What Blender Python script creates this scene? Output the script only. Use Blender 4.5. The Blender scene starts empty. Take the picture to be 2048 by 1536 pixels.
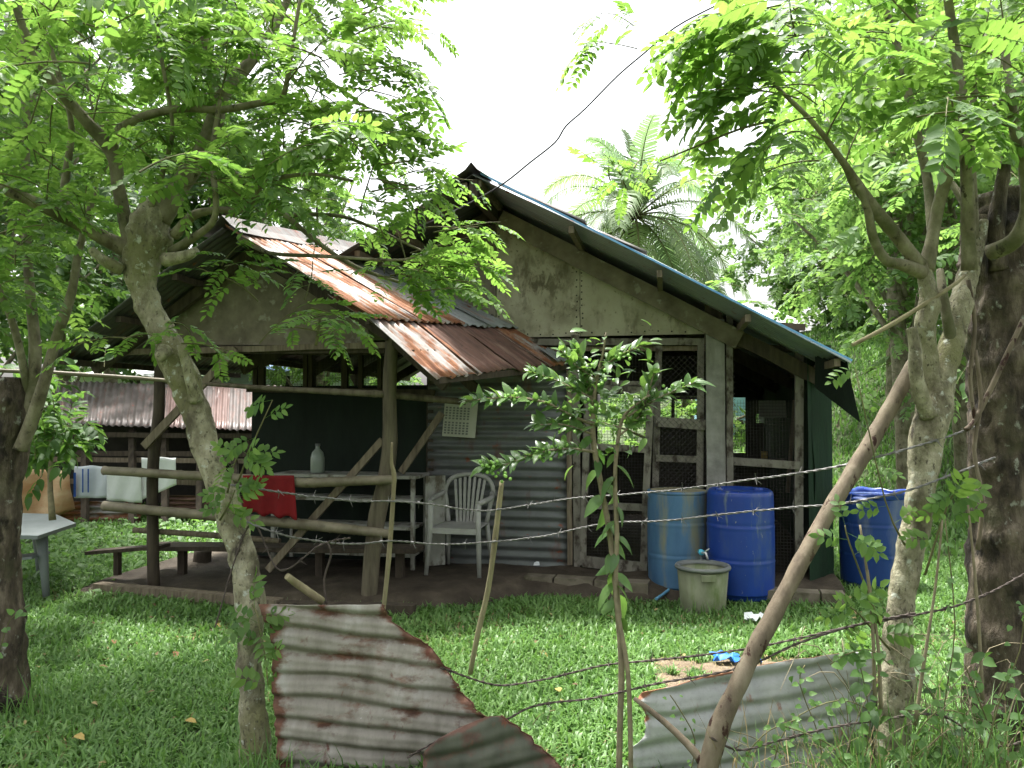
import bpy, math, random
import numpy as np
from mathutils import Vector, Matrix, Quaternion, noise as mnoise

random.seed(7); RNG = np.random.default_rng(7)
SC = bpy.context.scene
COL = SC.collection

# ------------------------------------------------------------------ camera, sky, sun, exposure
FPX = 1536.0                       # focal length in photo pixels (2048 wide)
CAM = Vector((0, 0, 1.6))
PITCH = math.atan(54 / FPX)
cam_d = bpy.data.cameras.new('camera'); cam = bpy.data.objects.new('camera', cam_d); COL.objects.link(cam)
cam_d.sensor_width = 36; cam_d.lens = 36 * FPX / 2048; cam_d.clip_start = 0.05; cam_d.clip_end = 600
cam.location = CAM; cam.rotation_euler = (math.pi / 2 + PITCH, 0, 0)
SC.camera = cam

SUN_EL, SUN_AZ = math.radians(74), math.radians(-35)      # azimuth measured from +Y towards +X
world = bpy.data.worlds.new('World'); SC.world = world; world.use_nodes = True
wn = world.node_tree; wn.nodes.clear()
sky = wn.nodes.new('ShaderNodeTexSky'); sky.sky_type = 'NISHITA'; sky.sun_disc = False
sky.sun_elevation = SUN_EL; sky.sun_rotation = SUN_AZ; sky.air_density = 1.6; sky.dust_density = 6; sky.ozone_density = 0.6
hs = wn.nodes.new('ShaderNodeHueSaturation'); hs.inputs['Saturation'].default_value = 0.18
bg = wn.nodes.new('ShaderNodeBackground'); bg.inputs['Strength'].default_value = 0.11
wo = wn.nodes.new('ShaderNodeOutputWorld')
wn.links.new(sky.outputs[0], hs.inputs['Color']); wn.links.new(hs.outputs[0], bg.inputs[0]); wn.links.new(bg.outputs[0], wo.inputs[0])

sun_d = bpy.data.lights.new('sun', 'SUN'); sun_d.energy = 3.5; sun_d.angle = math.radians(8); sun_d.color = (1, 0.975, 0.93)
sun = bpy.data.objects.new('sun', sun_d); COL.objects.link(sun)
sdir = Vector((math.sin(SUN_AZ) * math.cos(SUN_EL), math.cos(SUN_AZ) * math.cos(SUN_EL), math.sin(SUN_EL)))
sun.rotation_euler = sdir.to_track_quat('Z', 'Y').to_euler(); sun.location = (0, 0, 30)

SC.render.engine = 'CYCLES'
vs = SC.view_settings; vs.view_transform = 'Standard'; vs.look = 'None'; vs.exposure = 1.97; vs.gamma = 1; vs.use_curve_mapping = False
cy = SC.cycles; cy.max_bounces = 4; cy.diffuse_bounces = 2; cy.transmission_bounces = 3; cy.glossy_bounces = 2; cy.use_adaptive_sampling = True; cy.adaptive_threshold = 0.025
cy.use_denoising = True; cy.caustics_reflective = False; cy.caustics_refractive = False

# ------------------------------------------------------------------ picture -> place
def ray(x, y):
    a = (x - 1024) / FPX; b = -(y - 768) / FPX
    return Vector((a, math.cos(PITCH) - math.sin(PITCH) * b, math.sin(PITCH) + math.cos(PITCH) * b))
def P(x, y, D):
    r = ray(x, y); return CAM + r * (D / r.y)
YAW = math.radians(11.5)
HU = Vector((math.cos(YAW), -math.sin(YAW), 0))        # along the house front, to the right
HN = Vector((-math.sin(YAW), -math.cos(YAW), 0))       # out of the front, to the viewer
HQ = Vector((1.88, 7.1, 0))
def F(x, y, off=0.0):
    r = ray(x, y); q = HQ + HN * off
    return CAM + r * ((q - CAM).dot(HN) / r.dot(HN))
def HP(u, off, z): p = HQ + HU * u + HN * off; return Vector((p.x, p.y, z))
def UZ(x, y, off=0.0): p = F(x, y, off); return (p - HQ).dot(HU), p.z
def G(x, y, z=0.0):
    r = ray(x, y); return CAM + r * ((z - CAM.z) / r.z)
def smooth(a, b, t): t = min(1, max(0, (t - a) / (b - a))); return t * t * (3 - 2 * t)
def ground_h(x, y):
    s = smooth(2.6, 6.5, x - 0.10 * (y - 7)) * smooth(7.5, 20, y) * 3.6
    s += smooth(16, 45, y) * 2.0
    s += 0.05 * mnoise.noise(Vector((x * .5, y * .5, 3))) * smooth(2, 3, y)
    return s

# ------------------------------------------------------------------ objects
def set_props(o, label=None, cat=None, group=None, kind=None):
    if label: o['label'] = label
    if cat: o['category'] = cat
    if group: o['group'] = group
    if kind: o['kind'] = kind
    return o
def thing(name, label, cat, loc=(0, 0, 0), group=None):
    o = bpy.data.objects.new(name, None); COL.objects.link(o); o.location = loc
    o.empty_display_size = .1
    return set_props(o, label, cat, group)
def link(name, me, parent=None, loc=None):
    o = bpy.data.objects.new(name, me); COL.objects.link(o)
    if loc is not None: o.location = loc
    if parent is not None: o.parent = parent
    return o
def world_of(o):
    v = Vector((0, 0, 0))
    while o is not None: v += Vector(o.location); o = o.parent
    return v
def mesh_np(name, V, T, mat=None, tint=None, smooth_f=False):
    V = np.asarray(V, dtype=np.float32).reshape(-1, 3); T = np.asarray(T, dtype=np.int32).reshape(-1, 3)
    me = bpy.data.meshes.new(name)
    me.vertices.add(len(V)); me.vertices.foreach_set('co', V.ravel())
    me.loops.add(T.size); me.loops.foreach_set('vertex_index', T.ravel())
    me.polygons.add(len(T)); me.polygons.foreach_set('loop_start', np.arange(0, T.size, 3, dtype=np.int32))
    me.polygons.foreach_set('loop_total', np.full(len(T), 3, dtype=np.int32))
    if smooth_f: me.polygons.foreach_set('use_smooth', np.ones(len(T), dtype=bool))
    if tint is not None:
        at = me.attributes.new('tint', 'FLOAT', 'POINT'); at.data.foreach_set('value', np.asarray(tint, dtype=np.float32))
    me.update(calc_edges=True)
    if mat: me.materials.append(mat)
    return me

class MB:
    """collects faces of one part, in world coordinates"""
    def __init__(s): s.v = []; s.f = []; s.sm = []; s.uv = {}
    def add(s, vs, fs, sm=False, uvs=None):
        b = len(s.v); s.v += [Vector(p) for p in vs]
        for f in fs: s.f.append([b + i for i in f]); s.sm.append(sm)
        if uvs is not None:
            for i, w in enumerate(uvs): s.uv[b + i] = w
        return s
    def hexa(s, p):   # 8 corners: bottom ring then top ring
        return s.add(p, [(3, 2, 1, 0), (4, 5, 6, 7), (0, 1, 5, 4), (1, 2, 6, 5), (2, 3, 7, 6), (3, 0, 4, 7)])
    def box(s, c, sx, sy, sz, ax=None, ay=None, az=None):
        ax = Vector(ax or (1, 0, 0)); ay = Vector(ay or (0, 1, 0)); az = Vector(az or (0, 0, 1)); c = Vector(c)
        q = [c + ax * (i * sx / 2) + ay * (j * sy / 2) + az * (k * sz / 2) for k in (-1, 1) for i, j in ((-1, -1), (1, -1), (1, 1), (-1, 1))]
        return s.hexa(q)
    def beam(s, a, b, w, h, up=(0, 0, 1), wob=0.0):   # w sideways, h along up; slightly uneven, chamfered ends
        a = Vector(a); b = Vector(b); d = (b - a).normalized(); up = Vector(up)
        sd = d.cross(up)
        if sd.length < 1e-4: sd = d.cross(Vector((0, 1, 0)))
        sd.normalize(); u2 = sd.cross(d)
        n = max(1, int((b - a).length / .25)) if wob else 1
        rings = []
        for i in range(n + 1):
            c = a.lerp(b, i / n)
            if wob and 0 < i < n: c = c + sd * random.uniform(-wob, wob) + u2 * random.uniform(-wob, wob)
            kw = 1 + (random.uniform(-wob, wob) * 4 if wob else 0)
            rings.append([c + sd * (p * w / 2 * kw) + u2 * (q * h / 2 * kw) for p, q in ((-1, -1), (1, -1), (1, 1), (-1, 1))])
        vs_ = [p for r in rings for p in r]; fs = [(3, 2, 1, 0), tuple(4 * n + k for k in range(4))]
        for i in range(n):
            for k in range(4): fs.append((4 * i + k, 4 * i + (k + 1) % 4, 4 * i + 4 + (k + 1) % 4, 4 * i + 4 + k))
        return s.add(vs_, fs)
    def tube(s, pts, rad, seg=8, gn=0.0, gs=6.0, cap=True, sub=1):
        pts = [Vector(p) for p in pts]
        if not hasattr(rad, '__len__'): rad = [rad] * len(pts)
        if sub > 1:
            np_, nr = [], []
            n = len(pts)
            for i in range(n - 1):
                p0 = pts[max(0, i - 1)]; p1 = pts[i]; p2 = pts[i + 1]; p3 = pts[min(n - 1, i + 2)]
                for k in range(sub):
                    t = k / sub
                    np_.append(0.5 * ((2 * p1) + (p2 - p0) * t + (2 * p0 - 5 * p1 + 4 * p2 - p3) * t * t + (3 * p1 - p0 - 3 * p2 + p3) * t ** 3))
                    nr.append(rad[i] * (1 - t) + rad[i + 1] * t)
            np_.append(pts[-1]); nr.append(rad[-1]); pts, rad = np_, nr
        n = len(pts); vs_ = []; uvs = []; ln = 0
        ref = Vector((0.31, 0.17, 0.93)); 
        d0 = (pts[1] - pts[0]).normalized()
        sd = d0.cross(ref)
        if sd.length < .1: sd = d0.cross(Vector((1, 0, 0)))
        sd.normalize()
        for i in range(n):
            d = (pts[min(n - 1, i + 1)] - pts[max(0, i - 1)])
            if d.length < 1e-7: d = Vector((0, 0, 1))
            d.normalize(); sd = (sd - d * sd.dot(d)); sd.normalize(); w = d.cross(sd)
            if i: ln += (pts[i] - pts[i - 1]).length
            for k in range(seg):
                a = 2 * math.pi * k / seg; nrm = sd * math.cos(a) + w * math.sin(a)
                r = rad[i]
                if gn: 
                    q = pts[i] + nrm * r
                    r *= 1 + gn * mnoise.noise(q * gs) + gn * .6 * mnoise.noise(q * gs * 2.7)
                vs_.append(pts[i] + nrm * r); uvs.append((k / seg, ln))
        fs = [(i * seg + k, i * seg + (k + 1) % seg, (i + 1) * seg + (k + 1) % seg, (i + 1) * seg + k) for i in range(n - 1) for k in range(seg)]
        s.add(vs_, fs, True, uvs)
        if cap:
            b = len(s.v) - n * seg
            s.f.append([b + k for k in range(seg)][::-1]); s.sm.append(False)
            s.f.append([b + (n - 1) * seg + k for k in range(seg)]); s.sm.append(False)
        return s
    def lathe(s, c, prof, seg=32, axis=(0, 0, 1), wob=0.0):
        c = Vector(c); q = Vector((0, 0, 1)).rotation_difference(Vector(axis)); vs_ = []; n = len(prof)
        for r, z in prof:
            for k in range(seg):
                a = 2 * math.pi * k / seg; p = Vector((r * math.cos(a), r * math.sin(a), z))
                if wob: p *= 1 + wob * mnoise.noise(Vector((p.x * 3, p.y * 3, p.z * 3 + c.x)))
                vs_.append(c + q @ p)
        return s.add(vs_, [(i * seg + k, i * seg + (k + 1) % seg, (i + 1) * seg + (k + 1) % seg, (i + 1) * seg + k) for i in range(n - 1) for k in range(seg)], True)
    def grid(s, rows, sm=True, uvs=None):
        m = len(rows[0]); n = len(rows)
        return s.add([p for r in rows for p in r], [(i * m + j, i * m + j + 1, (i + 1) * m + j + 1, (i + 1) * m + j) for i in range(n - 1) for j in range(m - 1)], sm, uvs)
    def build(s, name, mat, parent=None, thick=0):
        off = world_of(parent) if parent is not None else Vector((0, 0, 0))
        if parent is None and s.v:     # origin at the base centre of a thing that is one mesh
            xs = [p.x for p in s.v]; ys = [p.y for p in s.v]; zs = [p.z for p in s.v]
            off = Vector(((min(xs) + max(xs)) / 2, (min(ys) + max(ys)) / 2, min(zs)))
        me = bpy.data.meshes.new(name); me.from_pydata([tuple(p - off) for p in s.v], [], s.f)
        me.polygons.foreach_set('use_smooth', s.sm)
        if s.uv:
            ul = me.uv_layers.new(name='UVMap')
            for lp in me.loops: ul.data[lp.index].uv = s.uv.get(lp.vertex_index, (0, 0))
        if mat: me.materials.append(mat)
        me.update()
        o = link(name, me, parent, None if parent is not None else off)
        if thick:
            md = o.modifiers.new('Solidify', 'SOLIDIFY'); md.thickness = thick; md.offset = 0
        return o

# ------------------------------------------------------------------ materials
def nt(name):
    m = bpy.data.materials.new(name); m.use_nodes = True; t = m.node_tree; t.nodes.clear()
    o = t.nodes.new('ShaderNodeOutputMaterial'); b = t.nodes.new('ShaderNodeBsdfPrincipled'); t.links.new(b.outputs[0], o.inputs[0])
    return m, t, b, o
def coords(t, kind, scale):
    tc = t.nodes.new('ShaderNodeTexCoord'); mp = t.nodes.new('ShaderNodeMapping'); mp.inputs['Scale'].default_value = scale
    t.links.new(tc.outputs[kind], mp.inputs[0]); return mp.outputs[0]
def noise_n(t, co, scale, detail=8, rough=.6, dist=0.0):
    n = t.nodes.new('ShaderNodeTexNoise'); n.inputs['Scale'].default_value = scale; n.inputs['Detail'].default_value = detail
    n.inputs['Roughness'].default_value = rough; n.inputs['Distortion'].default_value = dist
    t.links.new(co, n.inputs['Vector']); return n.outputs['Fac']
def ramp(t, fac, stops):
    r = t.nodes.new('ShaderNodeValToRGB'); e = r.color_ramp.elements
    while len(e) > 1: e.remove(e[-1])
    for i, (p, c) in enumerate(stops):
        el = e[0] if i == 0 else e.new(p)
        el.position = p; el.color = (c[0], c[1], c[2], 1) if hasattr(c, '__len__') else (c, c, c, 1)
    t.links.new(fac, r.inputs[0]); return r.outputs[0]
def mix(t, fac, a, b, blend='MIX'):
    m = t.nodes.new('ShaderNodeMix'); m.data_type = 'RGBA'; m.blend_type = blend
    if isinstance(fac, float): m.inputs[0].default_value = fac
    else: t.links.new(fac, m.inputs[0])
    for k, v in ((6, a), (7, b)):
        if isinstance(v, tuple): m.inputs[k].default_value = (*v, 1)
        else: t.links.new(v, m.inputs[k])
    return m.outputs[2]
def bump(t, b, fac, st, dist=.01):
    n = t.nodes.new('ShaderNodeBump'); n.inputs['Strength'].default_value = st; n.inputs['Distance'].default_value = dist
    t.links.new(fac, n.inputs['Height']); t.links.new(n.outputs[0], b.inputs['Normal'])
def surf(name, stops, scale=6, stretch=(1, 1, 1), coord='Object', rough=.8, bst=.3, bsc=None, bd=.006, metal=0, spec=.3, layers=(), dist=0.0):
    """noise-coloured surface; layers = extra (noise scale, stretch, lo, hi, colour) stains"""
    m, t, b, o = nt(name); co = coords(t, coord, stretch)
    c = ramp(t, noise_n(t, co, scale, dist=dist), stops)
    for (s2, st2, lo, hi, colr) in layers:
        f = ramp(t, noise_n(t, coords(t, coord, st2), s2, 10, .62), [(lo, 0.0), (hi, 1.0)])
        c = mix(t, f, c, colr)
    t.links.new(c, b.inputs['Base Color']); b.inputs['Roughness'].default_value = rough; b.inputs['Metallic'].default_value = metal
    b.inputs['Specular IOR Level'].default_value = spec
    if bst: bump(t, b, noise_n(t, coords(t, coord, stretch), bsc or scale * 4, 6, .65), bst, bd)
    return m
def leafmat(name, c0, c1, t0, t1, fac=.42, rough=.56):
    m, t, b, o = nt(name)
    at = t.nodes.new('ShaderNodeAttribute'); at.attribute_name = 'tint'
    t.links.new(mix(t, at.outputs['Fac'], c0, c1), b.inputs['Base Color']); b.inputs['Roughness'].default_value = rough
    b.inputs['Specular IOR Level'].default_value = .35
    tr = t.nodes.new('ShaderNodeBsdfTranslucent'); t.links.new(mix(t, at.outputs['Fac'], t0, t1), tr.inputs[0])
    ms = t.nodes.new('ShaderNodeMixShader'); ms.inputs[0].default_value = fac
    t.links.new(b.outputs[0], ms.inputs[1]); t.links.new(tr.outputs[0], ms.inputs[2]); t.links.new(ms.outputs[0], o.inputs[0])
    return m

m_leaf = leafmat('leaf_green', (.055, .115, .032), (.13, .215, .055), (.17, .35, .05), (.32, .52, .09), .45)
m_leaf_bg = leafmat('leaf_far', (.06, .125, .04), (.14, .225, .07), (.18, .35, .07), (.31, .49, .11), .47)
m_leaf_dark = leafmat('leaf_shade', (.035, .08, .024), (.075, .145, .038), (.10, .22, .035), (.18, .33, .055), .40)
m_shrubleaf = leafmat('shrub_leaf', (.045, .095, .034), (.115, .20, .055), (.12, .26, .045), (.26, .43, .08), .33, .34)
m_grass = leafmat('grass_blade', (.07, .155, .040), (.18, .31, .09), (.12, .28, .045), (.24, .43, .09), .34, .45)
m_drygrass = leafmat('dry_grass', (.20, .15, .07), (.32, .26, .13), (.2, .16, .07), (.3, .25, .1), .25, .7)
m_litter = leafmat('litter_leaf', (.10, .06, .03), (.30, .25, .11), (.1, .06, .03), (.3, .25, .1), .2, .8)
m_weed = leafmat('weed_leaf', (.06, .13, .035), (.12, .22, .06), (.14, .31, .05), (.23, .42, .08), .38, .5)
m_palm = leafmat('palm_frond', (.09, .16, .08), (.20, .26, .11), (.18, .31, .12), (.34, .43, .16), .40, .4)
m_bark_pale = surf('bark_pale', [(.25, (.10, .085, .055)), (.42, (.23, .21, .14)), (.55, (.35, .325, .225)), (.75, (.48, .46, .355))], 16, (1, 1, .6), bst=1, bsc=40, bd=.02,
                   layers=[(6, (1, 1, .6), .50, .64, (.085, .073, .048)), (2.6, (1, 1, .7), .52, .64, (.19, .185, .09)), (24, (1, 1, 1), .59, .66, (.46, .48, .41)), (60, (1, 1, .6), .57, .66, (.09, .078, .052)), (12, (1, 1, .35), .62, .68, (.05, .042, .03))])
m_bark_dark = surf('bark_dark', [(.32, (.022, .017, .012)), (.5, (.085, .066, .047)), (.68, (.19, .155, .115))], 18, (1, 1, .3), bst=1, bsc=30, bd=.03,
                   layers=[(22, (1, 1, .7), .60, .68, (.30, .31, .26)), (3, (1, 1, 1), .52, .70, (.07, .075, .035)), (7, (1, 1, .5), .54, .62, (.018, .014, .010))])
m_branch = surf('branch_bark', [(.3, (.085, .072, .045)), (.5, (.185, .165, .11)), (.75, (.30, .28, .20))], 16, (1, 1, .6), bst=.7, bd=.006, layers=[(5, (1, 1, 1), .50, .66, (.085, .088, .04)), (26, (1, 1, .6), .60, .66, (.05, .042, .03))])
m_twig = surf('twig_bark', [(.3, (.07, .075, .03)), (.7, (.15, .14, .06))], 12, bst=0)
m_stem = surf('shrub_stem', [(.3, (.13, .11, .07)), (.7, (.26, .22, .14))], 20, bst=.3)
m_pole = surf('pole_bark', [(.3, (.07, .053, .038)), (.5, (.145, .115, .08)), (.75, (.235, .20, .145))], 14, (1, 1, .4), bst=.6, bd=.006,
              layers=[(16, (1, 1, .5), .57, .60, (.035, .014, .010)), (4, (1, 1, 1), .55, .7, (.15, .12, .08))])
m_stick = surf('peeled_stick', [(.3, (.15, .125, .07)), (.7, (.31, .275, .165))], 14, (1, 1, .4), bst=.4, layers=[(9, (1, 1, .5), .6, .68, (.1, .075, .04))])
m_bamboo = surf('old_bamboo', [(.3, (.12, .10, .068)), (.7, (.25, .215, .155))], 6, (1, 1, 1), bst=.2, rough=.55, layers=[(8, (1, 1, 1), .58, .7, (.10, .085, .055))])
m_wood = surf('weathered_wood', [(.3, (.085, .065, .045)), (.6, (.19, .155, .11)), (.85, (.28, .24, .18))], 12, (3, 3, .3), bst=.5, bd=.004)
m_wood_d = surf('dark_wood', [(.3, (.028, .022, .016)), (.7, (.085, .066, .047))], 10, (2, 2, .4), bst=.5, bd=.004)
m_wood_l = surf('grey_painted_wood', [(.3, (.11, .10, .082)), (.7, (.23, .215, .18))], 7, (1, 1, .5), bst=.3, bd=.003,
                layers=[(11, (1, 1, .6), .50, .62, (.045, .034, .026))])
m_post = surf('round_post', [(.3, (.06, .048, .033)), (.7, (.17, .145, .10))], 8, (2, 2, .3), bst=.6, bd=.006)
m_conc = surf('column_concrete', [(.3, (.17, .165, .15)), (.7, (.32, .315, .29))], 8, bst=.4, layers=[(6, (1, 1, .25), .52, .72, (.15, .14, .12))])
m_ply = surf('stained_plywood', [(.3, (.27, .25, .18)), (.5, (.40, .375, .285)), (.75, (.49, .47, .37))], 2.2, (1, 1, .8), bst=.12, rough=.85,
             layers=[(5, (1, 1, .45), .54, .68, (.15, .135, .09)), (2.2, (1, 1, 1), .62, .70, (.10, .085, .05)), (26, (1, 1, 1), .60, .70, (.16, .145, .10))])
m_ply_d = surf('dark_plywood', [(.3, (.10, .085, .06)), (.6, (.19, .165, .12)), (.8, (.27, .25, .18))], 6, bst=.2, layers=[(9, (1, 1, 1), .58, .66, (.26, .25, .2))])
m_ply_r = surf('purple_stained_plywood', [(.3, (.14, .125, .10)), (.7, (.26, .24, .185))], 3, (1, 1, .6), bst=.15, layers=[(3.5, (1, 1, .5), .48, .66, (.11, .08, .065))])
def ply_stained(centres):
    m, t, b, o = nt('stained_plywood_centre'); co = coords(t, 'Object', (1, 1, 1))
    c = ramp(t, noise_n(t, co, 2.2), [(.3, (.27, .25, .18)), (.5, (.40, .375, .285)), (.75, (.49, .47, .37))])
    c = mix(t, ramp(t, noise_n(t, coords(t, 'Object', (1, 1, .45)), 5, 10, .62), [(.52, 0.0), (.68, 1.0)]), c, (.17, .155, .105))
    c = mix(t, ramp(t, noise_n(t, co, 26), [(.60, 0.0), (.70, 1.0)]), c, (.16, .145, .10))
    for (p, r, lo) in centres:
        vm = t.nodes.new('ShaderNodeVectorMath'); vm.operation = 'DISTANCE'; t.links.new(coords(t, 'Object', (1, 1, 1)), vm.inputs[0]); vm.inputs[1].default_value = p
        fall = ramp(t, vm.outputs['Value'], [(0, 1.0), (min(.99, r), 0.0)])
        f = ramp(t, noise_n(t, coords(t, 'Object', (1, 1, .6)), 11, 10, .65, .5), [(lo + .03, 0.0), (lo + .16, .8)])
        c = mix(t, mix(t, 1.0, f, fall, 'MULTIPLY'), c, (.095, .082, .05))
    t.links.new(c, b.inputs['Base Color']); b.inputs['Roughness'].default_value = .85; b.inputs['Specular IOR Level'].default_value = .25
    return m
def corr_mat(name, metal, rust, lo, hi, rscale, stretch, spots=(.20, .06, .03), rough=.5, spec=.45, met=.25, flecks=None, dirt=.35):
    m, t, b, o = nt(name)
    base = ramp(t, noise_n(t, coords(t, 'UV', (1.5, .5, 1)), 5, 6), metal)
    rc = ramp(t, noise_n(t, coords(t, 'UV', stretch), rscale * 2.3, 8, .65), rust)
    at = t.nodes.new('ShaderNodeAttribute'); at.attribute_name = 'wear'
    ad = t.nodes.new('ShaderNodeMath'); ad.operation = 'ADD'; t.links.new(noise_n(t, coords(t, 'UV', stretch), rscale, 10, .66), ad.inputs[0]); t.links.new(at.outputs['Fac'], ad.inputs[1])
    f = ramp(t, ad.outputs[0], [(lo, 0.0), (hi, 1.0)])
    c = mix(t, f, base, rc)
    c = mix(t, ramp(t, noise_n(t, coords(t, 'UV', (1, 1, 1)), 48, 8, .7), [(.52, 0.0), (.75, dirt)]), c, (.09, .075, .055))
    f2 = ramp(t, noise_n(t, coords(t, 'UV', (1, .5, 1)), 13, 8, .6), [(.62, 0.0), (.70, 1.0)])
    c = mix(t, f2, c, spots)
    if flecks: c = mix(t, ramp(t, noise_n(t, coords(t, 'UV', (.6, 1.4, 1)), 9, 12, .75), [(.63, 0.0), (.66, 1.0)]), c, flecks)
    t.links.new(c, b.inputs['Base Color'])
    rr = ramp(t, f, [(0, rough), (1, .9)]); t.links.new(rr, b.inputs['Roughness'])
    mm = ramp(t, f, [(0, met), (1, 0.0)]); t.links.new(mm, b.inputs['Metallic'])
    b.inputs['Specular IOR Level'].default_value = spec
    bump(t, b, noise_n(t, coords(t, 'UV', (1, 1, 1)), 30, 6), .25, .004)
    return m
ZINC = [(.3, (.22, .23, .235)), (.7, (.38, .40, .41))]
RUST = [(.3, (.10, .042, .024)), (.5, (.24, .105, .055)), (.7, (.40, .21, .12))]
RUSTP = [(.3, (.17, .075, .045)), (.5, (.33, .17, .10)), (.7, (.52, .35, .25))]
RUSTB = [(.3, (.06, .036, .03)), (.5, (.12, .065, .05)), (.75, (.20, .10, .075))]
m_roof_mix = corr_mat('roof_rust_streaked', [(.3, (.27, .26, .25)), (.7, (.42, .41, .39))], [(.3, (.10, .038, .02)), (.5, (.23, .095, .045)), (.7, (.38, .20, .115))], .42, .53, 3.6, (1.9, .5, 1))
m_roof_brown = corr_mat('roof_rust_brown', [(.3, (.2, .12, .09)), (.7, (.3, .2, .15))], RUSTB, .30, .48, 3, (3, .4, 1), spots=(.05, .035, .03))
m_roof_zinc = corr_mat('roof_zinc', ZINC, RUST, .60, .70, 2.5, (2, .3, 1))
m_roof_old = corr_mat('roof_old_grey', [(.3, (.09, .083, .077)), (.7, (.16, .15, .14))], RUSTB, .5, .66, 3, (3, .4, 1))
m_roof_dark = corr_mat('roof_underside_dark', [(.3, (.05, .05, .048)), (.7, (.10, .098, .092))], RUSTB, .55, .7, 3, (3, .4, 1))  # darker copy of the old grey, gives the undersides their near-black
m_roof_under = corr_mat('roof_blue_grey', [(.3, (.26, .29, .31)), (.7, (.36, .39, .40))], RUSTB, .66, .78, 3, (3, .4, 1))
m_wallsheet = corr_mat('wall_sheet_grey', [(.3, (.075, .083, .08)), (.7, (.15, .16, .155))], RUSTB, .56, .70, 3, (.6, 1.5, 1))
m_frontsheet = corr_mat('fence_sheet_rusty', [(.3, (.16, .145, .115)), (.55, (.28, .26, .22)), (.8, (.44, .43, .40))], [(.3, (.05, .028, .019)), (.5, (.13, .062, .04)), (.7, (.23, .125, .08))], .48, .60, 5.0, (.8, 1.5, 1), spots=(.12, .04, .025), met=.1, rough=.6, flecks=(.50, .50, .49))
m_foldsheet = corr_mat('fence_sheet_folded', [(.3, (.045, .05, .036)), (.7, (.11, .115, .085))], RUSTB, .50, .62, 5, (1, 1, 1), met=.05, rough=.7)
m_rightsheet = corr_mat('fence_sheet_grey', [(.3, (.28, .29, .285)), (.7, (.45, .46, .45))], RUST, .62, .68, 2.4, (1, 1.4, 1), spots=(.22, .10, .07), met=.1, rough=.6)
m_rustedge = surf('rust_edge', [(.3, (.05, .022, .014)), (.7, (.15, .07, .045))], 20, bst=.3)
m_blue_edge = surf('blue_roof_edge', [(.3, (.10, .27, .52)), (.7, (.20, .42, .68))], 4, bst=0, rough=.5)
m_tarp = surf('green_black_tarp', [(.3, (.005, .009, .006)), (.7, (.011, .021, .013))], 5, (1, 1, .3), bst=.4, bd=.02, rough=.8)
m_tarp_g = surf('green_tarp', [(.3, (.005, .015, .007)), (.7, (.011, .035, .015))], 4, (2, 2, .3), bst=.4, bd=.02, rough=.8)
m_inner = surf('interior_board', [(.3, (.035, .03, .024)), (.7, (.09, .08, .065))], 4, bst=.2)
m_soil = surf('packed_soil', [(.3, (.03, .022, .015)), (.55, (.06, .047, .033)), (.8, (.11, .088, .063))], 5, bst=.6, bd=.02)
m_straw = surf('dry_soil', [(.3, (.09, .065, .043)), (.7, (.20, .155, .105))], 14, bst=.6, bd=.02)
m_slab = surf('mossy_concrete', [(.3, (.10, .085, .06)), (.7, (.22, .19, .145))], 6, bst=.6, bd=.01, layers=[(4, (1, 1, 1), .5, .65, (.06, .055, .03))])
m_ground = surf('ground_soil_and_moss', [(.3, (.03, .04, .014)), (.55, (.055, .085, .025)), (.8, (.10, .13, .045))], 7, bst=.7, bd=.03, layers=[(1.3, (1, 1, 1), .6, .75, (.10, .08, .05))])
m_wire = surf('galvanised_wire', [(.3, (.10, .095, .09)), (.7, (.22, .215, .21))], 40, bst=0, rough=.5, metal=.3)
m_wire_r = surf('rusty_wire', [(.3, (.035, .026, .022)), (.7, (.09, .07, .06))], 30, bst=0, rough=.7)
m_mesh = surf('mesh_wire', [(.3, (.05, .046, .042)), (.7, (.11, .10, .095))], 30, bst=0, rough=.6)
m_cable = surf('black_cable', [(.3, (.02, .02, .022)), (.7, (.06, .06, .066))], 8, bst=0, rough=.5)
m_plastic_w = surf('white_plastic', [(.3, (.27, .27, .245)), (.7, (.39, .39, .36))], 5, bst=.05, rough=.45, layers=[(7, (1, 1, .5), .58, .75, (.26, .25, .21))])
m_table = surf('table_plastic', [(.3, (.12, .14, .14)), (.7, (.18, .20, .20))], 4, bst=.05, rough=.5)
m_shelf = surf('old_white_paint', [(.3, (.24, .24, .21)), (.7, (.38, .38, .34))], 6, bst=.2, layers=[(8, (1, 1, .6), .52, .64, (.11, .095, .07))])
m_drum_old = surf('drum_faded_blue', [(.3, (.04, .10, .20)), (.5, (.075, .16, .28)), (.75, (.13, .22, .31))], 3, (1, 1, .35), bst=.08, rough=.5,
                  layers=[(4, (1, 1, .22), .49, .62, (.20, .205, .15))])
m_drum = surf('drum_blue', [(.3, (.008, .032, .20)), (.7, (.014, .055, .30))], 3, (1, 1, .4), bst=.05, rough=.38, spec=.45, layers=[(5, (1, 1, .3), .54, .72, (.05, .085, .20)), (9, (1, 1, .15), .60, .68, (.12, .15, .2)), (40, (1, 1, .4), .66, .70, (.2, .22, .25))])
m_drum2 = surf('drum_blue_dusty', [(.3, (.010, .035, .15)), (.7, (.02, .06, .23))], 3, (1, 1, .4), bst=.05, rough=.5, layers=[(4, (1, 1, .3), .5, .7, (.13, .16, .22))])
m_lid = surf('drum_lid_dirty', [(.3, (.20, .18, .11)), (.7, (.33, .31, .21))], 8, bst=.3)
m_bucket = surf('bucket_algae', [(.3, (.13, .14, .085)), (.6, (.26, .27, .19)), (.8, (.34, .35, .28))], 4, (1, 1, .4), bst=.15, rough=.7, layers=[(3, (1, 1, .4), .52, .66, (.11, .15, .05))])
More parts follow.
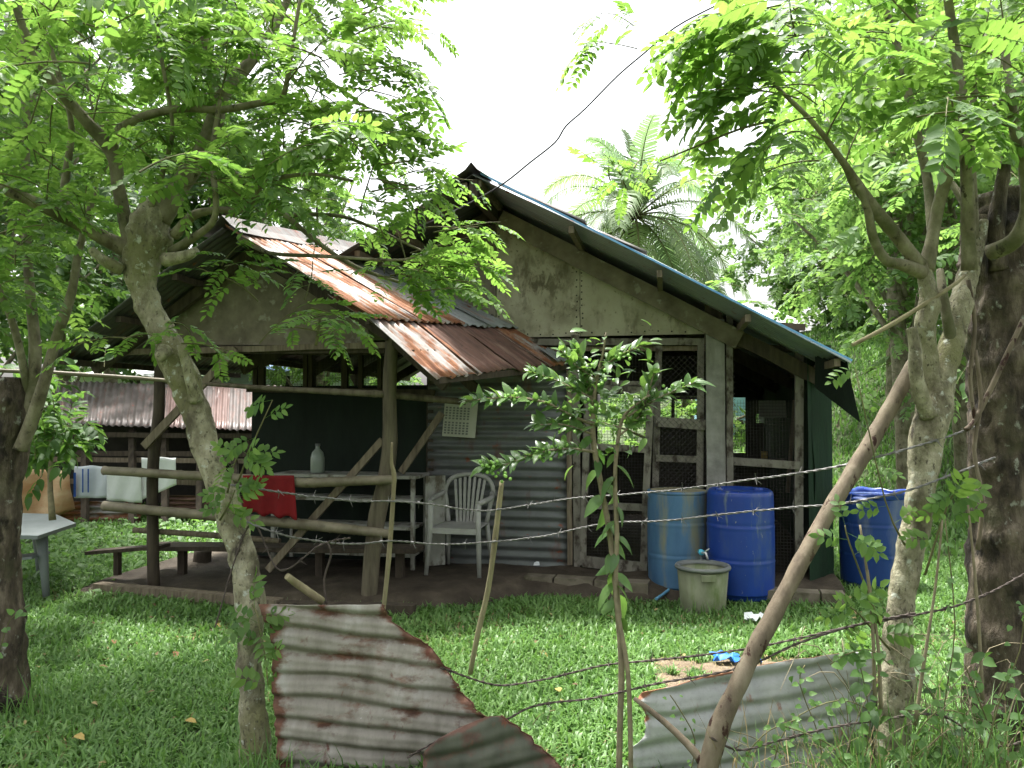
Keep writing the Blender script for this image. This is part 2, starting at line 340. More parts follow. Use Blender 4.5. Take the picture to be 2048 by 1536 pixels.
m_rim = surf('bucket_rim', [(.3, (.10, .11, .105)), (.7, (.17, .18, .17))], 6, bst=.05, rough=.5)
m_red = surf('red_cloth', [(.3, (.11, .005, .007)), (.7, (.20, .008, .011))], 4, bst=.4, bd=.006, bsc=12, rough=.9)
m_white_tarp = surf('white_sack_cloth', [(.3, (.55, .58, .56)), (.7, (.72, .75, .73))], 3, bst=.5, bd=.03, bsc=5, rough=.7, layers=[(3, (1, 1, 1), .58, .8, (.42, .46, .44))])
m_banner = surf('banner_white', [(.3, (.46, .50, .55)), (.7, (.62, .66, .70))], 3, bst=.3, bd=.02, bsc=5, rough=.6)
m_ink = surf('banner_ink', [(.3, (.02, .06, .25)), (.7, (.03, .10, .35))], 5, bst=0)
m_tan = surf('tan_tarp', [(.25, (.30, .10, .045)), (.45, (.42, .24, .12)), (.65, (.52, .40, .25)), (.85, (.58, .5, .36))], 1.6, (1, 1, 1.8), bst=.6, bd=.05, bsc=4, rough=.6)
m_calendar = surf('calendar_paper', [(.3, (.40, .40, .33)), (.7, (.50, .50, .43))], 4, bst=0, rough=.8)
m_print = surf('calendar_print', [(.3, (.13, .14, .13)), (.7, (.19, .2, .19))], 4, bst=0)
m_glass = surf('jug_plastic', [(.3, (.20, .24, .20)), (.7, (.27, .31, .27))], 4, bst=0, rough=.25, spec=.6)
m_bluepl = surf('blue_plastic', [(.3, (.02, .12, .5)), (.7, (.04, .2, .65))], 9, bst=.3, rough=.5)
m_hose = surf('blue_hose', [(.3, (.10, .26, .42)), (.7, (.16, .36, .52))], 9, bst=0, rough=.5)
m_cyan = surf('cyan_plastic', [(.3, (.07, .40, .58)), (.7, (.10, .5, .66))], 9, bst=0, rough=.4)
m_silver = surf('tap_silver', [(.3, (.5, .5, .5)), (.7, (.62, .62, .6))], 9, bst=0, rough=.3, metal=.5)
m_bag = surf('white_bag', [(.3, (.6, .64, .64)), (.7, (.75, .78, .78))], 9, bst=.4, rough=.5)
m_berry = surf('green_berry', [(.3, (.16, .33, .06)), (.7, (.26, .46, .11))], 20, bst=0, rough=.35)
m_fallen = surf('fallen_leaf_brown', [(.3, (.14, .065, .03)), (.7, (.24, .13, .06))], 20, bst=.2)
m_fallen_y = surf('fallen_leaf_yellow', [(.3, (.26, .18, .05)), (.7, (.36, .28, .09))], 20, bst=.2)
m_farwhite = surf('far_wall_pale', [(.3, (.55, .64, .58)), (.7, (.68, .76, .70))], 2, bst=0)
m_farblue = surf('far_roof_blue', [(.3, (.20, .30, .58)), (.7, (.30, .42, .68))], 2, bst=0)
m_skyblue = surf('wall_sky_blue', [(.3, (.30, .55, .68)), (.7, (.42, .65, .76))], 2, bst=0)
m_farroof = surf('far_roof_pale', [(.3, (.55, .56, .56)), (.7, (.65, .66, .66))], 2, bst=0)
m_dark = surf('dark_gap', [(.3, (.02, .018, .015)), (.7, (.045, .04, .033))], 4, bst=0)
m_stone = surf('stone', [(.3, (.12, .105, .085)), (.7, (.25, .225, .19))], 12, bst=.6, bd=.02)

def corr(mb, A, U, V, waves, amp, nu=None, nv=6, jag=.0, sag=0.0, rough_n=0.0, flip=1, uo=None):
    """corrugated sheet: A corner, U across the waves, V along them"""
    A, U, V = Vector(A), Vector(U), Vector(V); n = U.cross(V).normalized() * flip; nu = nu or waves * 5
    uo = uo if uo is not None else (random.random() * 9, random.random() * 9)
    rows, uvs = [], []
    jg = [random.uniform(-jag, jag) for _ in range(nu + 1)]
    for i in range(nv + 1):
        v = i / nv; r = []
        for j in range(nu + 1):
            u = j / nu
            e = 1 + (jg[j] / V.length if i == nv else 0) - (jg[-j - 1] * .5 / V.length if i == 0 else 0)
            p = A + U * u + V * (v * e if i else (1 - e)) + n * (amp * math.cos(2 * math.pi * waves * u) + sag * math.sin(math.pi * v))
            if rough_n: p += n * rough_n * mnoise.noise(p * 2.3)
            r.append(p); uvs.append((uo[0] + u * U.length, uo[1] + v * V.length))
        rows.append(r)
    mb.grid(rows, True, uvs); return mb

# ================================================================== SETTING: ground
xs = np.concatenate([np.linspace(-90, -9, 28), np.linspace(-8.5, 8.5, 86), np.linspace(9, 90, 28)])
ys = np.concatenate([np.linspace(-12, 1, 10), np.linspace(1.3, 12, 66), np.linspace(12.6, 40, 40), np.linspace(44, 200, 24)])
mb = MB(); mb.grid([[Vector((x, y, ground_h(x, y))) for x in xs] for y in ys])
g = mb.build('ground', m_ground); set_props(g, kind='structure')

# house pad of packed soil with a broken concrete edge
padpts = [F(160, 1190, 1.5), F(330, 1205, 1.5), F(560, 1212, 1.5), F(720, 1205, 1.5), F(830, 1185, 1.35), F(905, 1172, 1.2), F(1050, 1160, .75), F(1290, 1185, .65), F(1500, 1200, .45), F(1620, 1200, .4)]
base = []
for i, p in enumerate(padpts):
    u = (p - HQ).dot(HU); off = (p - HQ).dot(HN); base.append((u, off))
def pad_edge(u):
    for (u0, o0), (u1, o1) in zip(base, base[1:]):
        if u0 <= u <= u1: return o0 + (o1 - o0) * (u - u0) / (u1 - u0)
    return base[0][1] if u < base[0][0] else base[-1][1]
rows = []
NU = 90; u0, u1 = base[0][0] - .1, base[-1][0] + .3
for k, (fo, z) in enumerate([(0, -.06), (0.05, .03), (.12, .075), (.3, .11), (.6, .12), (2, .12), (6.4, .12)]):
    r = []
    for j in range(NU + 1):
        u = u0 + (u1 - u0) * j / NU; e = pad_edge(u) + .12 * mnoise.noise(Vector((u * 2.5, 1, 5))) + .05 * mnoise.noise(Vector((u * 9, 1, 5)))
        zz = z * (smooth(-4.4, -3.0, u) * .5 + .5) + (.03 * mnoise.noise(Vector((u * 4, fo * 4, 2))) * (1 if k < 5 else .3) if 0 < k else 0)
        r.append(HP(u, e - fo, zz))
    rows.append(r)
mb = MB(); mb.grid(rows); set_props(mb.build('soil_floor', m_soil), kind='structure')
def on_pad(x, y):
    p = Vector((x, y, 0)) - HQ; u = p.dot(HU); o = p.dot(HN)
    return u0 < u < u1 and -6 < o < pad_edge(u)

# concrete edge of the right half of the pad
sl = thing('concrete_kerb', 'mossy broken concrete kerb between lawn and barn door', 'kerb', HP(UZ(1060, 1160)[0], .8, 0))
cuts = [1050, 1110, 1190, 1250, 1300, 1500, 1560, 1640, 1690]
for a, b in zip(cuts, cuts[1:]):
    if a == 1300: continue
    p = G(a + 2, 1168 + (a - 1050) * .06, .04); q = G(b - 2, 1168 + (b - 1050) * .06, .04)
    MB().beam(p, q, .16, .17, wob=.008).build('concrete_piece', m_slab, sl)

# bare dry soil patch behind the right fence sheet
rows = []
for i in range(13):
    r = []
    for j in range(25):
        x = .78 + 1.45 * j / 24; y = 4.15 + .95 * i / 12; dd = min(i, 12 - i, j, 24 - j) / 6
        r.append(Vector((x + .06 * mnoise.noise(Vector((i * .5, j * .5, 1))), y + .25 * mnoise.noise(Vector((x * 2, 0, 4))), ground_h(x, y) + .035 * smooth(-.1, 1, dd) + .02 * mnoise.noise(Vector((x * 5, y * 5, 0))) - .012)))
    rows.append(r)
mb = MB(); mb.grid(rows); set_props(mb.build('bare_soil', m_straw), kind='structure')
def on_bare(x, y): return .85 < x < 2.1 and 4.25 < y < 4.98 - .12 * abs(x - 1.4) and mnoise.noise(Vector((x * 4, y * 4, 7))) < .25

# ================================================================== HOUSE (barn)
barn = thing('barn', 'weathered plywood and tin barn with gable roof and wire mesh front', 'barn', HP(-1, 0, 0))
OV = .95
R0 = F(945, 347, OV); E0 = F(1702, 724, OV)
s_r = E0 - R0; run = s_r.dot(HU); drop = -s_r.z
ridge_u = (R0 - HQ).dot(HU); ridge_z = R0.z
SL = Vector(s_r); SLn = Vector((HU * run)); 
def roofz(u): return ridge_z - drop / run * abs(u - ridge_u)
slope_r = (HU * run + Vector((0, 0, -drop))); slope_l = (HU * -2.75 + Vector((0, 0, -drop / run * 2.75)))
BACK = 5.2
nsh = 8; wsh = (OV + BACK) / nsh
for side, vec in ((0, slope_r), (1, slope_l)):
    for k in range(nsh):
        mb = MB(); a = R0 + HN * (-wsh * k) + Vector((0, 0, .004 * (k % 2))) 
        wv = HN * (-wsh * 1.04)
        corr(mb, a, wv, vec, 9, .011, nu=36, nv=4, jag=.01, sag=-.03, flip=1 if side == 0 else -1)
        mb.build('roof_sheet', m_roof_under if side == 0 else m_roof_dark, barn, thick=.003)
# bright blue edge trim of the right slope
nrm = slope_r.cross(HN).normalized(); nrm = nrm if nrm.z > 0 else -nrm
MB().beam(R0 + HN * .012 + nrm * .03 + slope_r * .02, R0 + HN * .012 + nrm * .012 + slope_r * 1.0, .012, .016, up=nrm).build('edge_trim', m_blue_edge, barn)
# ridge cap
mb = MB()
rows = []
for i in range(7):
    a = R0 + HN * (.05 - (OV + BACK) * i / 6); j = .02 * (i % 2)
    sl_, sr_ = slope_l.normalized(), slope_r.normalized()
    rows.append([a + sl_ * .30 + Vector((0, 0, .035 + j)), a + sl_ * .06 + Vector((0, 0, .05)), a + Vector((0, 0, .085)), a + sr_ * .06 + Vector((0, 0, .05)), a + sr_ * .17 + Vector((0, 0, .035))])
mb.grid(rows, False, [(i * .7, j * .2) for i in range(7) for j in range(5)]); mb.build('ridge_cap', m_roof_old, barn, thick=.003)
# dark patched sheets lying on the right slope, their ends showing above the edge
for a_, b_, o_ in ((.05, .30, .75), (.31, .47, .7)):
    mb = MB(); corr(mb, R0 + HN * -.14 + slope_r * a_ + nrm * .06, HN * -o_, slope_r * (b_ - a_) + nrm * .03, 9, .011, nu=45, nv=3, flip=1); mb.build('patch_sheet', m_roof_old, barn, thick=.003)
# rafters, purlins
def rafter(off, w, h, dz, mat=m_wood_d, full=True):
    for vec in (slope_r, slope_l):
        a = R0 + HN * (off - OV) + Vector((0, 0, dz)); MB().beam(a, a + vec * .985, w, h, wob=.004).build('rafter', mat, barn)
rafter(.06, .05, .13, -.13); rafter(-1.4, .05, .13, -.13); rafter(-2.8, .05, .13, -.13); rafter(-4.2, .05, .13, -.13)
for vec, fr in ((slope_r, (.015, .28, .52, .75, .97)), (slope_l, (.03, .26, .5, .74, .97))):
    for f_ in fr:
        a = R0 + vec * f_ + Vector((0, 0, -.05)); MB().beam(a + HN * -.04, a + HN * -(OV + BACK - .1), .045, .06, wob=.003).build('purlin', m_wood, barn)
for f_ in (.27, .40, .55):
    a = R0 + slope_l * f_ + Vector((0, 0, -.025)) ; MB().beam(a + HN * -.1, a + HN * -.85, .05, .05).build('outrigger', m_wood, barn)
MB().beam(R0 + HN * -.03 + Vector((0, 0, -.12)), R0 + HN * -(OV + .2) + Vector((0, 0, -.12)), .07, .16).build('ridge_beam', m_wood_d, barn)
# soffit board along the gable under the right slope
a = R0 + HN * -(OV - .13) + Vector((0, 0, -.16)); MB().beam(a + slope_r * .02, a + slope_r * .75, .025, .17, wob=.002).build('barge_board', m_ply_d, barn)
a = R0 + HN * -(OV - .13) + Vector((0, 0, -.20)); MB().beam(a + slope_l * .02, a + slope_l * .9, .025, .14, wob=.002).build('barge_board', m_wood_d, barn)
# gable plywood panels
def panel(u_a, u_b, z0, mat, off=0.0, top=-.19):
    us = [u_a + .003, u_b - .003]
    if u_a < ridge_u < u_b: us.insert(1, ridge_u)
    vs_ = [HP(u, off, z0) for u in us] + [HP(u, off, max(z0 + .02, roofz(u) + top)) for u in reversed(us)]
    n = len(vs_); back = [p - HN * .012 for p in vs_]
    MB().add(vs_ + back, [tuple(range(n)), tuple(range(2 * n - 1, n - 1, -1))] + [(i, n + i, n + (i + 1) % n, (i + 1) % n) for i in range(n)]).build('plywood_panel', mat, barn)
zb = UZ(1200, 672)[1]
ua, ub, uc, ud = UZ(640, 672)[0], UZ(993, 600)[0], UZ(1160, 600)[0], UZ(1412, 650)[0]
panel(UZ(500, 600)[0], ua, zb, m_ply_d); panel(ua, ub, zb, m_ply_r); panel(ub, uc, zb, ply_stained([(tuple(F(x, y, 0) - Vector(barn.location)), r, lo) for x, y, r, lo in ((1050, 560, .30, .42), (1095, 555, .30, .42), (1080, 590, .3, .46), (1148, 600, .33, .44), (1040, 660, .4, .52))]), .004); panel(uc, ud, zb, m_ply, .001)
for u in (ub - .012,): MB().beam(HP(u, .012, zb), HP(u, .012, roofz(u) - .2), .012, .02, up=HN).build('batten', m_ply_r, barn)
mbn = MB(); mbn.lathe((0, 0, 0), [(0, .004), (.007, .003), (.008, 0)], 7, axis=tuple(HN))
men = bpy.data.meshes.new('nail'); men.from_pydata([tuple(v_) for v_ in mbn.v], [], mbn.f); men.materials.append(m_dark); men.update()
for (u_, nn) in ((ub + .03, 13), (ub - .05, 11), (uc + .02, 10), (uc - .03, 9)):
    for k in range(nn):
        z_ = zb + .04 + (roofz(u_) - .25 - zb) * k / nn; link('nail', men, barn, HP(u_ + random.uniform(-.006, .006), .005 + .0, z_ + random.uniform(-.01, .01)) - Vector(barn.location))
for k in range(16): link('nail', men, barn, HP(ub + (ud - ub) * (k + .5) / 16, .006, zb + .03 + random.uniform(-.008, .008)) - Vector(barn.location))
# front frame members, by picture position on the front plane
def stud(x0, y0, x1, y1, wpx, mat, off=.02, th=.06, name='stud'):
    a = F(x0, y0, off); b = F(x1, y1, off); w = wpx * a.y / FPX
    d = (b - a).normalized(); sd = d.cross(HN)
    MB().beam(a, b, w, th, up=HN, wob=.003).build(name, mat, barn)
stud(1050, 684, 1412, 684, 13, m_wood_l, name='lintel'); stud(1050, 699, 1412, 697, 9, m_wood, -.02, name='lintel')
stud(1150, 670, 1156, 1135, 15, m_wood_l)
stud(1318, 690, 1306, 1150, 13, m_wood_l, .0); stud(1402, 678, 1399, 1000, 13, m_wood_l)
stud(1459, 612, 1460, 1185, 13, m_wood_l, .05); stud(1598, 690, 1597, 1190, 16, m_wood_l, .0)
stud(1302, 765, 1286, 1150, 14, m_wood_l, .06, .04, 'door_stile'); stud(1176, 770, 1166, 1130, 13, m_wood_l, .06, .04, 'door_stile')
for (x0, y0, x1, y1, w, n_) in ((1178, 776, 1300, 782, 15, 'door_rail'), (1180, 893, 1294, 899, 13, 'door_rail'), (1172, 1010, 1290, 1015, 14, 'door_rail'), (1166, 1122, 1286, 1136, 22, 'door_rail')):
    stud(x0, y0, x1, y1, w, m_wood_l, .066, .035, n_)
stud(1160, 764, 1318, 768, 9, m_wood_l, .03, .05, 'rail'); stud(1312, 843, 1412, 850, 20, m_wood_l, .05, .045, 'rail'); stud(1312, 916, 1402, 919, 13, m_wood_l, .03, .04, 'rail')
stud(1462, 922, 1600, 931, 15, m_wood_l, .03, .05, 'rail'); stud(1462, 690, 1600, 700, 12, m_wood_d, -.03, .05, 'rail')
# concrete column
mb = MB(); a = F(1433, 1180, .02); b = F(1429, 640, .02); w = 36 * a.y / FPX
mb.beam(a + Vector((0, 0, -.1)), b, w, .14, up=HN, wob=.002); mb.build('column', m_conc, barn)
a = F(1427, 608, .06); b = F(1427, 690, .06); MB().beam(a, b, .16, .05, up=HN).build('gusset', m_wood_d, barn)
stud(1412, 640, 1610, 655, 12, m_wood_d, -.05, .06, 'rail')
# lean-to end: dark tarp below the roof on the right side
uu, zz = UZ(1606, 700)
rows = []
for i in range(13):
    t = i / 12; r = []
    for j in range(9):
        w_ = j / 8; off = .05 - 5 * w_ ** 1.3; z = .02 + (roofz(uu + .12) - .05) * t
        u = uu + .06 + .17 * math.sin(w_ * 2) * (1 - t * .5) + .05 * mnoise.noise(Vector((w_ * 6, t * 3, 2)))
        r.append(HP(u, off, z))
    rows.append(r)
mb = MB(); mb.grid(rows); mb.build('side_tarp', m_tarp_g, barn)
a0 = F(1612, 690, .1); 
mb = MB(); rows = []
for i in range(9):
    t = i / 8; r = []
    for j in range(7):
        w_ = j / 6; p = F(1614 + 48 * w_ + t * 6, 690 + 490 * t, .1 - .28 * w_); r.append(p + HN * .03 * mnoise.noise(Vector((w_ * 5, t * 4, 9))))
    rows.append(r)
mb.grid(rows); mb.build('corner_tarp', m_tarp_g, barn)
mb = MB(); rows = []
for i in range(9):
    t = i / 8; r = []
    for j in range(9):
        w_ = j / 8; x = 1630 + (1694 - 1630) * w_ + t * w_ * 26; y = 680 + 42 * w_ + (95 + 28 * w_) * t
        r.append(F(x, y, .9 - .5 * (1 - w_)) + HN * .04 * mnoise.noise(Vector((w_ * 4, t * 4, 3))))
    rows.append(r)
mb.grid(rows); mb.build('eave_tarp', m_tarp, barn)
# wire mesh panels
def wiremesh(x0, y0, x1, y1, pitch, off=.0, r=.0016, diag=False, name='wire_mesh'):
    ua_, za = UZ(x0, y1, off); ub_, zb_ = UZ(x1, y0, off); mb = MB(); cols = []
    def wr(p, q):
        d = (q - p).normalized(); s1 = d.cross(HN).normalized() * r; s2 = HN * r
        mb.add([p + s1, p - s1 * .5 + s2, p - s1 * .5 - s2, q + s1, q - s1 * .5 + s2, q - s1 * .5 - s2], [(0, 1, 4, 3), (1, 2, 5, 4), (2, 0, 3, 5)])
    if not diag:
        n = int((ub_ - ua_) / pitch)
        for i in range(n + 1): u = ua_ + i * pitch; wr(HP(u, off, za), HP(u, off, zb_))
        n = int((zb_ - za) / pitch)
        for i in range(n + 1): z = za + i * pitch; wr(HP(ua_, off + .002, z), HP(ub_, off + .002, z))
    else:
        h = zb_ - za; wd = ub_ - ua_; n = int((wd + h) / pitch)
        for i in range(n):
            c = i * pitch
            for sgn in (1, -1):
                ps = []
                for (u, z) in ((max(0, c - h), min(h, c)), (min(wd, c), max(0, c - wd))):
                    uu_ = u if sgn == 1 else wd - u
                    ps.append(HP(ua_ + uu_, off + .001 * sgn, za + z))
                if (ps[0] - ps[1]).length > .01: wr(ps[0], ps[1])
    mb.build(name, m_mesh, barn)
wiremesh(1158, 700, 1312, 765, .030, -.02); wiremesh(1180, 790, 1296, 1005, .028, .05); wiremesh(1172, 1018, 1288, 1118, .028, .05)
wiremesh(1320, 790, 1400, 1000, .026, -.01); wiremesh(1466, 800, 1596, 1180, .028, -.01)
wiremesh(1306, 600 + 110, 1470, 1000, .052, .075, diag=True, name='chain_link', r=.0016)
# corrugated front wall
mb = MB(); A = F(858, 795, .0); ua_ = UZ(858, 795)[0]; ub_ = UZ(1140, 1000)[0]; zt = UZ(1000, 735)[1]; zbm = .11
corr(mb, HP(ua_, .03, zt), Vector((0, 0, zbm - zt)), HU * (ub_ - ua_), int((zt - zbm) / .095), .013, nu=110, nv=6, flip=1); mb.build('corrugated_wall', m_wallsheet, barn, thick=.002)
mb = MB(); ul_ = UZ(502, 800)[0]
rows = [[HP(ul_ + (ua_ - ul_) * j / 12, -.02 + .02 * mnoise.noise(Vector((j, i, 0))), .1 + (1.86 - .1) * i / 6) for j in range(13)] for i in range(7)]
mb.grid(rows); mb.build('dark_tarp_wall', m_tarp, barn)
for x in (512, 524, 612, 622, 690, 722, 760): stud(x, 700, x, 778, 12 if x in (524, 690) else 8, m_wood_d, .0, .05)
stud(495, 778, 870, 786, 12, m_wood_d, .02, .05, 'rail'); stud(440, 706, 800, 702, 12, m_wood_d, .02, .05, 'rail')
wiremesh(500, 712, 780, 775, .03, -.02)
stud(862, 735, 860, 1118, 14, m_wood_d, .0, .05); stud(1138, 740, 1140, 1130, 10, m_wood, .045, .03)
# back and side walls with openings that show the hill behind
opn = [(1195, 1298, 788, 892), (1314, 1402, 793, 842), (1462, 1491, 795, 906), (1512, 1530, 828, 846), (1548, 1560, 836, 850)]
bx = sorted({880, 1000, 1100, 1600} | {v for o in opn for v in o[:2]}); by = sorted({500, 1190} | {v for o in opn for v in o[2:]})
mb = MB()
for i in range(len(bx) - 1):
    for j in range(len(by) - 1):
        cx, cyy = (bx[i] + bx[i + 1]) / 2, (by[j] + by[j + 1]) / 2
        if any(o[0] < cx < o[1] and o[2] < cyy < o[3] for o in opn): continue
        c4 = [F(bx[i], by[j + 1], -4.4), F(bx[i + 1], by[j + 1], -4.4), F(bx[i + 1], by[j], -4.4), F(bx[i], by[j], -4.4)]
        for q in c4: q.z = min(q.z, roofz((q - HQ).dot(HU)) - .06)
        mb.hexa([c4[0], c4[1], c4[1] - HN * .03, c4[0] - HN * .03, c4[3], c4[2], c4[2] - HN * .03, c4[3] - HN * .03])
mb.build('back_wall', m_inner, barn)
for y in (796, 842): MB().beam(F(1300, y, -4.3), F(1420, y, -4.3), .05, .04).build('window_rail', m_wood_d, barn)
MB().beam(F(1346, 780, -4.3), F(1346, 850, -4.3), .05, .05, up=HN).build('window_post', m_wood_d, barn)
MB().hexa([HP(ul_, -.05, .1), HP(ul_ + .04, -.05, .1), HP(ul_ + .04, -5, .1), HP(ul_, -5, .1), HP(ul_, -.05, 1.8), HP(ul_ + .04, -.05, 1.8), HP(ul_ + .04, -5, 1.8), HP(ul_, -5, 1.8)]).build('side_wall', m_tarp, barn)
for o_ in (-1.4, -2.8, -4.2): MB().beam(HP(ul_, o_, .1), HP(ul_, o_, 2.5), .08, .08).build('post', m_wood_d, barn)
# stored things seen inside
MB().box(F(1546, 818, -2.2), .32, .03, .2, HU, HN).build('plain_board', m_plastic_w); o = bpy.data.objects['plain_board']; set_props(o, 'pale blank board hanging inside the barn behind the mesh', 'board')
set_props(MB().beam(F(1575, 985, -1.0), F(1590, 800, -1.0), .04, .04).build('wooden_stick', m_wood), 'brown stick leaning inside the barn behind the corner stud', 'stick')
mb = MB(); mb.lathe(F(1529, 918, -1.2), [(0, 0), (.035, 0), (.035, .08), (0, .085)], 12); set_props(mb.build('yellow_tin', m_fallen_y), 'small yellow tin standing on a ledge inside the barn', 'tin')
MB().beam(F(1500, 918, -1.2) + Vector((0, 0, -.02)), F(1570, 918, -1.2) + Vector((0, 0, -.02)), .2, .03).build('ledge', m_wood_d, barn)

# ------------------------------------------------------------------ PORCH
porch = thing('porch', 'open porch of round posts and bamboo rails before the barn', 'porch', F(550, 1195, 1.26))
PR0 = F(450, 458, 1.75); PR1 = F(712, 505, -.05)
def lerp(a, b, t): return a + (b - a) * t
PM0 = F(745, 642, 1.75); PM1 = F(1034, 664, .0); PE0 = F(872, 757, 1.75); PE1 = F(1144, 728, -.03)
mats_u = [m_roof_mix, m_roof_mix, m_roof_zinc, m_roof_zinc]; cut_u = [0, .30, .56, .78, 1.0]
cut_l = [0, .27, .55, .80, 1.0]; mats_l = [m_roof_mix, m_roof_brown, m_roof_brown, m_roof_mix]
up_ = (PM0 - PR0).cross(PR1 - PR0).normalized(); up_ = up_ if up_.z > 0 else -up_
def quadsheet(a, b, c, d, waves, amp, mat, name, lift=0, jag=.015, parent=porch):
    """a,b top left/right; d,c bottom left/right; waves run a->d"""
    n = (b - a).cross(d - a).normalized(); n = n if n.z > 0 else -n
    nu, nv = waves * 5, 6; rows, uvs = [], []; uo = (random.random() * 9, random.random() * 9)
    jg = [random.uniform(-jag, jag) for _ in range(waves + 2)]
    for i in range(nv + 1):
        v = i / nv; r = []
        for j in range(nu + 1):
            u = j / nu; l = (d - a).length
            vv = v + (jg[int(u * waves)] / l if i == nv else 0)
            p = lerp(lerp(a, d, vv), lerp(b, c, vv), u) + n * (amp * math.cos(2 * math.pi * waves * u) + lift + .012 * mnoise.noise(Vector((u * 3, v * 3, uo[0]))))
            r.append(p); uvs.append((uo[0] + u * (b - a).length, uo[1] + v * l))
        rows.append(r)
    mb = MB(); mb.grid(rows, True, uvs); return mb.build(name, mat, parent, thick=.002)
for k in range(4):
    a, b = cut_u[k] - .012, cut_u[k + 1] + .012
    quadsheet(lerp(PR0, PR1, a), lerp(PR0, PR1, b), lerp(PM0, PM1, b), lerp(PM0, PM1, a), [9, 8, 5, 4][k], .011, mats_u[k], 'roof_sheet', .03 + .006 * (k % 2))
PL0 = lerp(PM0, PR0, .28) ; PL1 = lerp(PM1, PR1, .28)
for k in range(4):
    a, b = cut_l[k] - .012, cut_l[k + 1] + .012
    quadsheet(lerp(PL0, PL1, a), lerp(PL0, PL1, b), lerp(PM0, PM1, b), lerp(PM0, PM1, a), 6, .009, mats_l[k], 'under_sheet', -.01)
    quadsheet(lerp(PM0, PM1, a) + (PM0 - PE0) * .06, lerp(PM0, PM1, b) + (PM0 - PE0) * .06, lerp(PE0, PE1, b), lerp(PE0, PE1, a), 7, .011, mats_l[k], 'roof_sheet', .005 * (k % 2), jag=.02)
quadsheet(lerp(PM1, PE1, .62) + Vector((0, 0, .02)) - (PM1 - PM0) * .12, lerp(PM1, PE1, .62) + Vector((0, 0, .02)), PE1 + Vector((0, 0, .02)), PE1 + Vector((0, 0, .02)) - (PM1 - PM0) * .17, 3, .009, m_roof_zinc, 'patch_sheet', .012)
# left slope, seen from below
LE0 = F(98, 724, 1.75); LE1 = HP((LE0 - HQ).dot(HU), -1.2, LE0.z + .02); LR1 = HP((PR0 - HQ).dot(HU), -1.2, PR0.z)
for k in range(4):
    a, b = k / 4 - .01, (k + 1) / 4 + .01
    quadsheet(lerp(PR0, LR1, a), lerp(PR0, LR1, b), lerp(LE0, LE1, b), lerp(LE0, LE1, a), 10, .011, m_roof_dark, 'roof_sheet', .01 * (k % 2), jag=.03)
# ridge cap
rows = []; uvs = []
dl = (LE0 - PR0).normalized(); dr = (PM0 - PR0).normalized()
for i in range(9):
    a = lerp(PR0 + HN * .05, PR1, i / 8) + Vector((0, 0, .07))
    for j, (d_, t_) in enumerate(((dl, .22), (dl, .08), (dr, 0), (dr, .09), (dr, .24))):
        pass
    rows.append([a + dl * .22 + Vector((0, 0, -.01)), a + dl * .08, a + Vector((0, 0, .03)), a + dr * .09, a + dr * (.2 + .02 * (i % 2)) + Vector((0, 0, -.01))])
    uvs += [(i * .25, j * .1) for j in range(5)]
mb = MB(); mb.grid(rows, False, uvs); mb.build('ridge_cap', m_roof_old, porch, thick=.003)
# rafters under both slopes, purlins, tie beam
for off in (1.3, .3):
    d = HN * (off - 1.75) + Vector((0, 0, -.09))
    MB().beam(PR0 + d, lerp(PR0, LE0, .96) + d, .06, .09, wob=.004).build('rafter', m_wood_d, porch)
    MB().beam(PR0 + d, lerp(PR0, PM0, .98) + d, .06, .09, wob=.004).build('rafter', m_wood_d, porch)
    MB().beam(PM0 + d * 1.05, lerp(PM0, PE0, .9) + d, .06, .09, wob=.004).build('rafter', m_wood_d, porch)
for t in (.3, .62, .95):
    a = lerp(PR0, LE0, t) + Vector((0, 0, -.045)); MB().beam(a + HN * -.05, a + HN * -2.8, .05, .05, wob=.004).build('purlin', m_wood_d, porch)
for A_, B_, C_, D_ in ((PR0, PM0, PR1, PM1), (PM0, PE0, PM1, PE1)):
    for t in (.45, .93):
        a = lerp(A_, B_, t) + Vector((0, 0, -.05)); b = lerp(C_, D_, t) + Vector((0, 0, -.05)); MB().beam(lerp(a, b, .03), lerp(a, b, .97), .05, .05).build('purlin', m_wood_d, porch)
# a thick round log that sticks out under the left slope
MB().tube([F(186, 693, 1.45), F(262, 690, .9), F(360, 700, 0)], .045, 10, .06).build('eave_log', m_post, porch)
# gable board
p_ = [F(352, 690, 1.2), F(742, 690, 1.2), F(735, 655, 1.2), F(575, 560, 1.2), F(470, 500, 1.2), F(352, 596, 1.2)]
b_ = [q - HN * .012 for q in p_]; n = len(p_)
MB().add(p_ + b_, [tuple(range(n)), tuple(range(2 * n - 1, n - 1, -1))] + [(i, n + i, n + (i + 1) % n, (i + 1) % n) for i in range(n)]).build('gable_board', m_ply_d, porch)
MB().beam(F(190, 706, 1.24), F(790, 690, 1.24), .05, .05, wob=.004).build('tie_beam', m_wood, porch)
MB().beam(F(345, 700, 1.2), F(770, 698, 1.2), .05, .07, wob=.003).build('tie_beam', m_wood_d, porch)
